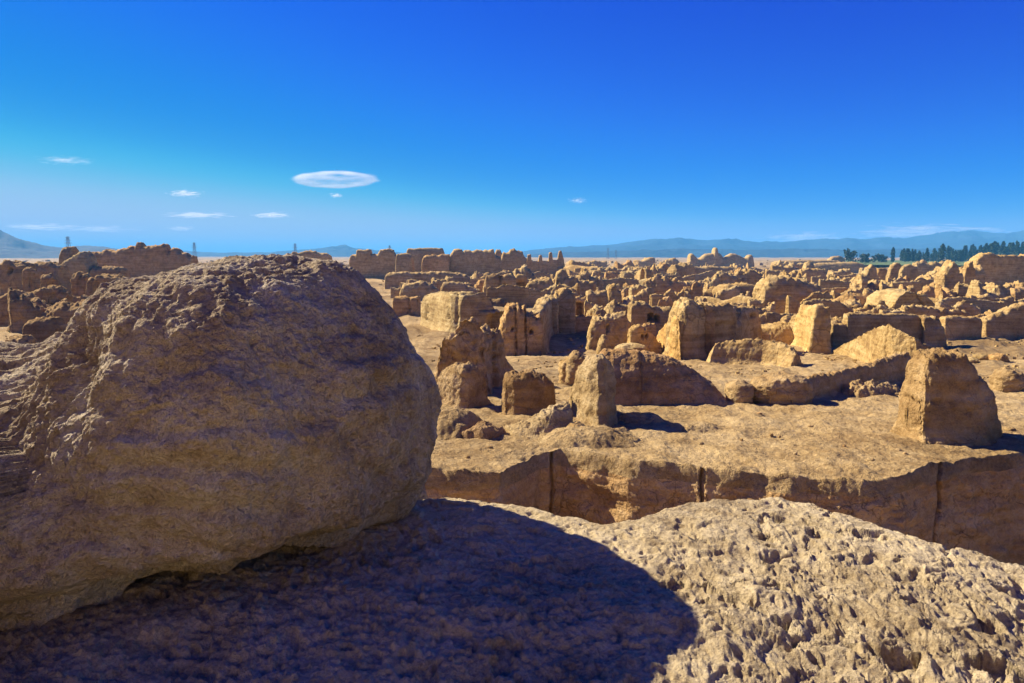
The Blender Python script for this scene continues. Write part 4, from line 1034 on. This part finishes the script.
def skyline_ruins():
    D = [('long skyline wall with two square raised corners at the left of the central temple ruins', [(348, 260), (350, 255), (355, 254), (356, 250.5), (363, 250), (369, 250), (370, 254), (377, 254), (379.5, 250.5), (392, 250), (394, 255), (398, 257)], 6, 250, dict(n=7, rough=0.4)),
         ('plain square block in front of the skyline wall, left of the flat-topped block', [(395, 260), (396, 254.5), (408, 254), (411, 256), (412, 262)], 6, 215, dict(n=7, rough=0.4)),
         ('biggest flat-topped dark block of the central skyline temple', [(405, 253), (407, 248.5), (425, 248), (441, 248), (443, 253)], 9, 265, dict(n=9, rough=0.3, jag=0.5)),
         ('smooth pale front wall with a rounded left corner below the flat-topped block', [(421, 262), (423, 257), (427, 255), (440, 254.5), (449, 255)], 5, 212, dict(n=6, rough=0.35)),
         ('long crenellated skyline wall right of the flat-topped block, standing in a band of shade', [(449, 255), (453, 250), (461, 250), (462, 252), (464, 250), (470, 250), (473, 252), (477, 250), (493, 250), (495, 255), (500, 257), (502, 262)], 6, 215, dict(n=7, rough=0.4)),
         ('dark stub behind the right end of the long crenellated wall', [(494, 254), (496, 250), (500, 249.5), (503, 254)], 5, 262, dict(n=5)),
         ('jagged dark skyline ruin right of the long crenellated wall', [(501, 258), (503, 253), (509, 253), (510, 249), (515, 249), (516, 251), (522, 251), (524, 256), (527, 259)], 6, 255, dict(n=5, rough=0.6)),
         ('low ruined wall topped by four thin finger-like pillars on the skyline', [(514, 266), (517, 261), (527, 261), (527.6, 254.5), (531, 254), (531.6, 261), (538.5, 261), (539, 255), (542, 255), (542.5, 261), (548.5, 261), (549, 252.5), (552, 252), (553, 260), (557.5, 260), (559, 251), (561.5, 250.5), (564, 259), (565, 266)], 2.5, 270, dict(n=6, rough=0.3, jag=0.3)),
         ('long retaining wall below the smooth pale front wall', [(384, 276), (387, 273), (400, 272), (420, 272.5), (437, 272), (455, 273), (466, 275), (470, 279)], 4, 165, dict(n=5, rough=0.6)),
         ('low jagged skyline ruin just behind the top of the boulder', [(288, 256), (292, 252), (300, 252.5), (303, 251), (312, 251), (318, 253), (324, 252), (330, 256)], 5, 260, dict(n=5)),
         ('tall round-capped tower stub at the left end of the far left ruins', [(55.5, 262), (56, 250), (57.5, 247.5), (62, 246.8), (65.5, 248), (66.5, 256), (67, 262)], 6, 152, dict(n=4, rough=0.5, name='ruined_tower', cat='ruined tower')),
         ('two-peaked house wall right of the round-capped tower, a dark slit in its face', [(56, 262), (67, 257), (72, 255), (76, 252.5), (79, 252), (82, 254), (84, 259), (86, 268)], 6, 150, dict(n=5, rough=0.6, niches=((58.5, 270, 61, 276, 3),))),
         ('long high skyline wall of the far left ruins, highest peak at its middle', [(84, 259), (86, 252), (94, 252), (101, 250), (110, 251), (118, 249), (124, 247), (131, 246), (133, 242), (136, 242.5), (138, 247), (148, 246), (154, 244.5), (161, 244), (164, 249), (166, 252), (169, 248.5), (173, 248.5), (177, 253), (190, 255)], 6, 185, dict(n=5, rough=0.6)),
         ('domed ruin with a thin central tower standing alone on the skyline under the mountains', [(690, 264), (691, 254), (694, 253.5), (697, 256), (700, 259.5), (704, 256), (707, 254), (713, 253), (715, 253), (715.8, 247.5), (718.7, 247.5), (719.5, 253), (722, 254), (726, 258), (729, 255), (733, 253.5), (738, 254), (745, 257.5), (748, 257.5), (750, 255), (754, 255), (755.5, 264)], 10, 440, dict(n=4, rough=0.5, jag=0.5, name='domed_ruin', cat='ruin'))]
    for lab, pts, th, d, k in D:
        w(lab, pts, th, d=d, **k)
    L = [('near-left shaded house wall at the left picture edge', [(-6, 264), (4, 262), (10, 263), (18, 266), (20, 271)], 5, 120, dict(niches=((9, 268, 12, 273, 3),))),
         ('square pillar with a lit face near the left picture edge', [(19, 271), (20, 268), (27, 268), (28, 271)], 3, 108, dict(n=6)),
         ('wide brown wall between the square pillar and the round-capped tower', [(27, 268), (29, 263), (40, 262), (49, 263.5), (56, 266)], 5, 135, dict(n=5)),
         ('square low block in front of the wide brown wall', [(27, 294), (29, 290), (38, 289.5), (41, 292)], 3, 75, dict(n=6)),
         ('broken block beside the square low block, sloping to the right', [(40, 290), (42, 286), (47, 287), (54, 289), (60, 293)], 3, 78, dict(n=4)),
         ('slim standing pillar left of the tower doorway', [(36, 280), (37, 275), (42, 274), (46, 277)], 3, 92, dict(n=4, name='mud_brick_pillar', cat='pillar')),
         ('pair of piers below the two-peaked house wall, left one taller', [(68, 280), (69, 274), (75, 273), (76, 279), (78, 279), (79, 275), (83, 276), (84, 284)], 3, 105, dict(n=5)),
         ('slender leaning pier right of the pair of piers', [(83, 284), (84, 278), (88, 277.5), (91, 281)], 2.5, 92, dict(n=4, name='mud_brick_pillar', cat='pillar')),
         ('square house block against the long high skyline wall at left', [(91, 280), (92, 275), (105, 274.5), (112, 276), (116, 279)], 4, 100, dict(n=6)),
         ('long flat shaded platform under the long high skyline wall at left', [(86, 272), (88, 268), (100, 267), (114, 268), (117, 272)], 6, 150, dict(n=6, rough=0.4)),
         ('smooth yellow-brown block low on the left beside the boulder slope', [(18, 326), (20, 321), (32, 320), (44, 320.5), (48, 326)], 2.5, 45, dict(n=5, rough=0.5)),
         ('dark rounded stub in the lower left corner of the ruins', [(-4, 344), (2, 338), (12, 338), (18, 342)], 2, 34, dict(n=3)),
         ('dark low wall lying at the left picture edge', [(-6, 295), (2, 292), (14, 293), (22, 296), (26, 300)], 3, 70, dict(n=4)),
         ('flat ledge of pale earth below the dark low wall on the left', [(12, 297), (20, 293), (27, 293), (30, 297)], 3, 84, dict(n=3))]
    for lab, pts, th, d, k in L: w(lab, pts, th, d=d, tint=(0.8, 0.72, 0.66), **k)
    F_ = [('square house wall on the far plain below the domed ruin', [(692, 271), (693, 267), (712, 266.5), (730, 267), (743, 269)], 6, 240, dict(n=6)),
          ('low far wall with a lit left end right of the square house wall', [(744, 274), (746, 270), (755, 269), (762, 272)], 4, 235, dict(face=112)),
          ('brown gable of a far house left of the square house wall', [(663, 275), (666, 270), (670, 268), (674, 271), (677, 276)], 4, 225, dict()),
          ('pair of far roofless house walls left of the domed ruin', [(655, 270), (657, 266), (666, 266), (667, 270), (672, 270), (673, 267), (684, 266), (687, 270)], 4, 300, dict()),
          ('long far terrace wall at the right under the tree line', [(812, 269), (816, 264), (830, 263), (846, 262.5), (860, 262), (870, 266)], 10, 330, dict(n=5, rough=0.4)),
          ('flat far ridge of pale ruins under the mountains at the right', [(776, 263), (780, 261), (800, 260.5), (825, 260), (842, 261)], 12, 480, dict(rough=0.6)),
          ('far low mound with a nick left of the round tree', [(830, 260), (834, 256.5), (841, 255.5), (847, 258)], 9, 560, dict(n=3))]
    for lab, pts, th, d, k in F_: w(lab, pts, th, d=d, **k)

def far_stubs():
    """the crowd of small stubs between the traced ruins: built one by one in depth bands"""
    rng = random.Random(11)
    zones = [  # x0, x1, depth range, count, height m, label, group
        (566, 690, 190, 330, 44, (2.0, 4.2), 'small weathered stub in the far crowd of ruins left of the domed ruin', 'far stubs left of the domed ruin'),
        (742, 850, 150, 330, 40, (1.6, 3.6), 'small weathered stub in the far crowd of ruins right of the domed ruin', 'far stubs right of the domed ruin'),
        (610, 760, 105, 190, 34, (1.6, 3.4), 'broken stub among the ruins between the gabled wall and the flat-topped wall', 'stubs behind the big bright wall'),
        (470, 600, 120, 235, 30, (1.8, 3.6), 'broken stub in the jumble of ruins under the finger-like pillars', 'stubs under the finger-like pillars'),
        (830, 1024, 95, 300, 36, (1.6, 4.0), 'small earthen stub among the right-hand ruins before the green field', 'stubs before the green field'),
        (390, 480, 120, 190, 12, (1.5, 2.8), 'low crumbled stub behind the big cracked wall near the boulder', 'stubs behind the cracked wall'),
        (600, 860, 50, 110, 30, (0.9, 2.2), 'low eroded lump of wall between the mid-distance ruins', 'eroded lumps in the middle distance'),
        (560, 850, 340, 700, 46, (2.0, 4.5), 'tiny pale stub in the thin strip of ruins under the mountains', 'tiny stubs under the mountains'),
        (0, 120, 60, 180, 22, (1.2, 3.4), 'dark crumbling stub among the shaded ruins left of the boulder', 'stubs left of the boulder')]
    for x0, x1, d0, d1, cnt, (h0, h1), lab, grp in zones:
        for i in range(cnt):
            px = x0 + (x1 - x0) * (i + rng.random()) / cnt if cnt < 20 else rng.uniform(x0, x1)
            d = 1 / rng.uniform(1 / d1, 1 / d0)
            h = rng.uniform(h0, h1) * (1.1 if rng.random() < .7 else 1.6) * (0.8 if x1 <= 120 else 1); ps = d / F
            wd = rng.uniform(1.2, 4.2) * h * 0.55
            r = ray(px, HOR); zt = float(ground_z(0, d)) + h
            ty = CY - (math.tan(math.atan2(zt - CAM[2], d) + TH)) * F
            hw = wd / ps / 2; hp = h / ps
            pts = []
            nseg = rng.randint(3, 6); step = rng.random() < .4
            prof = [rng.uniform(0.45, 1.0) for _ in range(nseg)]; prof[rng.randrange(nseg)] = 1.0
            for j, q in enumerate(prof):
                x = px - hw + 2 * hw * j / (nseg - 1)
                pts.append((x, ty + hp * (1 - q)))
                if step and j < nseg - 1: pts.append((x + 2 * hw / (nseg - 1) * 0.8, ty + hp * (1 - q)))
            tint = (0.8, 0.73, 0.68) if x1 <= 120 else ((1.06, 1.02, 0.98) if d > 340 else None)
            wall('wall_stub', lab, 'wall stub', pts, rng.uniform(0.5, 1.1) * h, d=d, group=grp, n=rng.choice((3.2, 4, 5.5)), rough=rng.uniform(0.7, 1.3),
                 face=rng.choice((90, 104, 114, 120, 78)) if px < 700 else rng.choice((86, 92, 98, 76)), tint=tint, res=1.0, jag=0.8 if x1 <= 120 else 1.6)

def low_walls():
    """long low walls running between the bigger ruins"""
    rng = random.Random(23)
    zones = [(500, 700, 60, 130, 18, 'low broken wall running through the ruins left of the big bright wall', 'low walls left of the bright wall'),
             (690, 860, 60, 140, 18, 'low broken wall running through the ruins around the huge dark-fronted wall', 'low walls around the dark wall'),
             (850, 1024, 60, 150, 18, 'low broken wall running through the right-hand ruins', 'low walls in the right-hand ruins'),
             (480, 860, 140, 300, 22, 'thin far wall among the crowded far stubs', 'thin far walls')]
    for x0, x1, d0, d1, cnt, lab, grp in zones:
        for i in range(cnt):
            px = rng.uniform(x0, x1); d = 1 / rng.uniform(1 / d1, 1 / d0); a = ray(px, HOR)[0]
            yaw = rng.choice((-0.1, 0.15, 1.2, 1.0, 0.5, -0.9)) + rng.uniform(-.15, .15); Lh = rng.uniform(0.03, 0.075) * d
            h = rng.uniform(1.0, 2.7) * (1 + d / 300)
            pts = []
            for j in range(6):
                t = -1 + 2 * j / 5; x = a * d + math.cos(yaw) * Lh * t; y = d + math.sin(yaw) * Lh * t
                g = np.array([x, y, float(ground_z(x, y))]); hh = h * rng.uniform(0.55, 1.0)
                q = proj(g); q2 = proj(g + np.array([0, 0, hh])); pts.append((float(q[0]), float(q[1]), float(q2[1])))
            pts.sort()
            wall('low_wall', lab, 'low wall', pts, rng.uniform(0.6, 1.1), group=grp, rough=rng.uniform(0.8, 1.3), n=6)

def plants():
    field_m, nt, b = new_mat('green_field')
    geo = N(nt, 'ShaderNodeNewGeometry'); n1 = N(nt, 'ShaderNodeTexNoise', Scale=0.03, Detail=5.0); nt.links.new(geo.outputs['Position'], n1.inputs['Vector'])
    nt.links.new(ramp(nt, n1.outputs[0], [(0.35, (0.05, 0.10, 0.012)), (0.55, (0.11, 0.15, 0.02)), (0.7, (0.22, 0.18, 0.07))]).outputs[0], b.inputs['Base Color']); b.inputs['Roughness'].default_value = 0.9
    V = []; nx, ny = 60, 20
    for i in range(nx):
        for j in range(ny):
            t = i / (nx - 1); u = j / (ny - 1)
            d = 430 + 470 * u + 40 * math.sin(t * 9); px = 846 + 330 * t - 20 * u + 8 * math.sin(u * 7)
            x = ray(px, HOR)[0] * d; V.append((x, d, float(ground_z(x, d)) + 1.9 + 0.3 * math.sin(t * 23 + u * 11)))
    o = mesh_obj('field', np.array(V), grid_faces(nx, ny), field_m); o.data.flip_normals() if o.data.polygons[0].normal.z < 0 else None
    tag(o, kind='structure')
    P = [proto_tree('poplar', 17, 3.4, s, M_poplar, M_bark, 420, 0.75) for s in (1, 2, 3)]
    Bt = [proto_tree('round', 11, 11, s, M_tree, M_bark, 520, 0.8) for s in (4, 5)]
    PT = proto_tree('poplar', 17, 5.0, 9, M_poplar, M_bark_pale, 420, 0.8)
    tree_at('round_tree', 'rounded dark green tree at the left end of the tree line', 'tree', 851.5, 620, 249.5, Bt[0])
    tree_at('round_tree', 'smaller rounded tree second from the left end of the tree line', 'tree', 865, 640, 252.8, Bt[1])
    tree_at('round_tree', 'low wide tree left of the lone poplar', 'tree', 880, 650, 254, Bt[0], width=1.5)
    tree_at('poplar_tree', 'lone dark poplar standing apart left of the tree line', 'poplar tree', 893.5, 700, 247.5, P[0], width=1.3)
    tree_at('poplar_tree', 'taller broad poplar with a pale trunk in the middle of the tree line', 'poplar tree', 943, 640, 244.2, PT, width=1.2)
    rng = random.Random(5)
    x = 902
    while x < 1040:
        if abs(x - 943) > 4:
            lim = 250.5 if x < 914 else (249.5 if x < 948 else (246 if x < 985 else 243))
            yt = lim + rng.choice((rng.uniform(-2.2, 0.5), rng.uniform(0, 5.0)))
            g = ('slender dark poplar in the low left half of the tree line', 'poplars left of the pale-trunked poplar') if x < 943 else ('slender dark poplar in the high right half of the tree line', 'poplars right of the pale-trunked poplar')
            tree_at('poplar_tree', g[0], 'poplar tree', x, rng.uniform(720, 860), yt, P[rng.randrange(3)], group=g[1], width=rng.uniform(0.8, 1.7))
        x += rng.uniform(1.2, 2.4) if x < 948 else rng.uniform(1.4, 2.8)
    S = [proto_shrub(1, M_shrub), proto_shrub(2, M_shrub), proto_shrub(3, M_shrubd)]
    for i in range(34):
        px = rng.uniform(848, 1012); d = rng.uniform(380, 600)
        shrub_at('dark bush dotted along the edge of the green field', px, 258, rng.uniform(4, 9), S[2], 'bushes along the green field', d=d, squash=0.6)
    for px, py, s, p, lab in ((41, 274, 9, 0, 'bright green shrub on the ledge beside the slim standing pillar'), (60, 288, 9, 0, 'bright green shrub below the round-capped tower doorway'), (68, 291, 10, 1, 'olive shrub right of the one below the tower doorway'),
                              (6, 326, 11, 0, 'yellow-green shrub nearest the left picture edge'), (43, 324, 10, 0, 'yellow-green shrub on the smooth yellow-brown block at left'), (17, 314, 10, 1, 'olive shrub on the rubble slope at left'),
                              (43, 313, 14, 2, 'dark shrub in the rubble above the smooth yellow-brown block'), (124, 273, 15, 0, 'wide green shrub at the boulder edge under the skyline wall'), (98, 274, 12, 1, 'grey-green shrub before the flat shaded platform'),
                              (3, 302, 10, 2, 'dark shrub by the dark low wall at the left edge'), (28, 305, 10, 2, 'dark shrub at the foot of the square low block'), (74, 300, 9, 2, 'dark shrub right of the broken sloping block')):
        shrub_at(lab, px, py, s, S[p])
    for i in range(30):
        shrub_at('small dry shrub scattered over the rubble slope left of the boulder', rng.uniform(0, 95), rng.uniform(284, 342), rng.uniform(4, 8), S[rng.choice((1, 2, 2))], 'dry shrubs on the left slope')

def sky_things():
    M_steel, nt, b = new_mat('galvanised_steel'); nz = N(nt, 'ShaderNodeTexNoise', Scale=2.0)
    nt.links.new(ramp(nt, nz.outputs[0], [(0.3, (0.16, 0.17, 0.18)), (0.7, (0.26, 0.27, 0.28))]).outputs[0], b.inputs['Base Color'])
    b.inputs['Roughness'].default_value = 0.6
    pylon('leftmost pale lattice pylon, before the left hills', 67.5, 1300, 236.5, M_steel)
    pylon('lattice pylon over the slope of the boulder at left', 194, 1500, 242.5, M_steel)
    pylon('lattice pylon just above the top of the boulder', 295, 1600, 243.5, M_steel)
    pylon('short lattice pylon behind the raised corner of the long skyline wall', 389.5, 1500, 245.5, M_steel)
    pylon('left one of the pylon pair in front of the blue mountains', 608, 1700, 248, M_steel, w=0.22)
    pylon('right one of the pylon pair in front of the blue mountains', 616, 1750, 250, M_steel, w=0.22)
    D = 60000
    cloud('lens-shaped white cloud with a thin blue centre, the largest in the sky', 288, 382, 170, 189, D, 3, dens=8.0, scale=2.4, lo=0.40, hi=1.0, ring=True, depth=0.12)
    cloud('tiny white cloud puff right under the lens-shaped cloud', 328, 344, 192.5, 198.5, D, 4, dens=5.0, lo=0.50, hi=1.25)
    cloud('small bright cloud puff left of the lens-shaped cloud', 165, 206, 189, 198, D, 5, dens=5.0, lo=0.50, hi=1.25)
    cloud('flat white cloud streak, longer of the two side by side at left', 158, 238, 211.5, 219, D, 6, dens=6.6, lo=0.50, hi=1.25)
    cloud('flat white cloud streak, shorter of the two side by side at left', 248, 296, 211.5, 219, D, 7, dens=6.6, lo=0.50, hi=1.25)
    cloud('faint short cloud streak below the pair of streaks', 163, 198, 225.5, 231.5, D, 8, dens=3.3, lo=0.50, hi=1.25)
    cloud('long thin veil of cloud low over the left hills', -5, 95, 222.5, 232, D, 9, dens=4.0, lo=0.50, hi=1.25)
    cloud('fainter thin veil of cloud right of the one over the left hills', 60, 146, 225, 233, D, 10, dens=3.3, lo=0.50, hi=1.25)
    cloud('faint wispy cloud streak highest at the left', 36, 96, 156, 165, D, 11, dens=2.0, lo=0.50, hi=1.25)
    cloud('tiny faint cloud wisp right of centre', 566, 590, 197, 204, D, 12, dens=2.6, lo=0.50, hi=1.25)
    cloud('low white cloud bank rising behind the highest right mountain', 846, 1010, 223, 243, D, 13, dens=7.4, lo=0.50, hi=1.25)
    cloud('low white cloud bank resting on the left shoulder of the blue mountains', 752, 860, 231, 246, D, 14, dens=7.4, lo=0.50, hi=1.25)
build_ground(); build_mound(); build_boulder(); build_mountains()
near_ruins(); middle_ruins(); skyline_ruins(); far_stubs(); low_walls(); plants(); sky_things()
rubble('rubble', 9000, 26, 160, 0.03, 2.2, 3, M_wall); rubble('far_rubble', 9000, 180, 1100, 0.2, 2.2, 4, M_wall)
build_haze(2.0e-4)
build_light(5.0, 0.10, 1.13, el=37.0, az=-59.0)
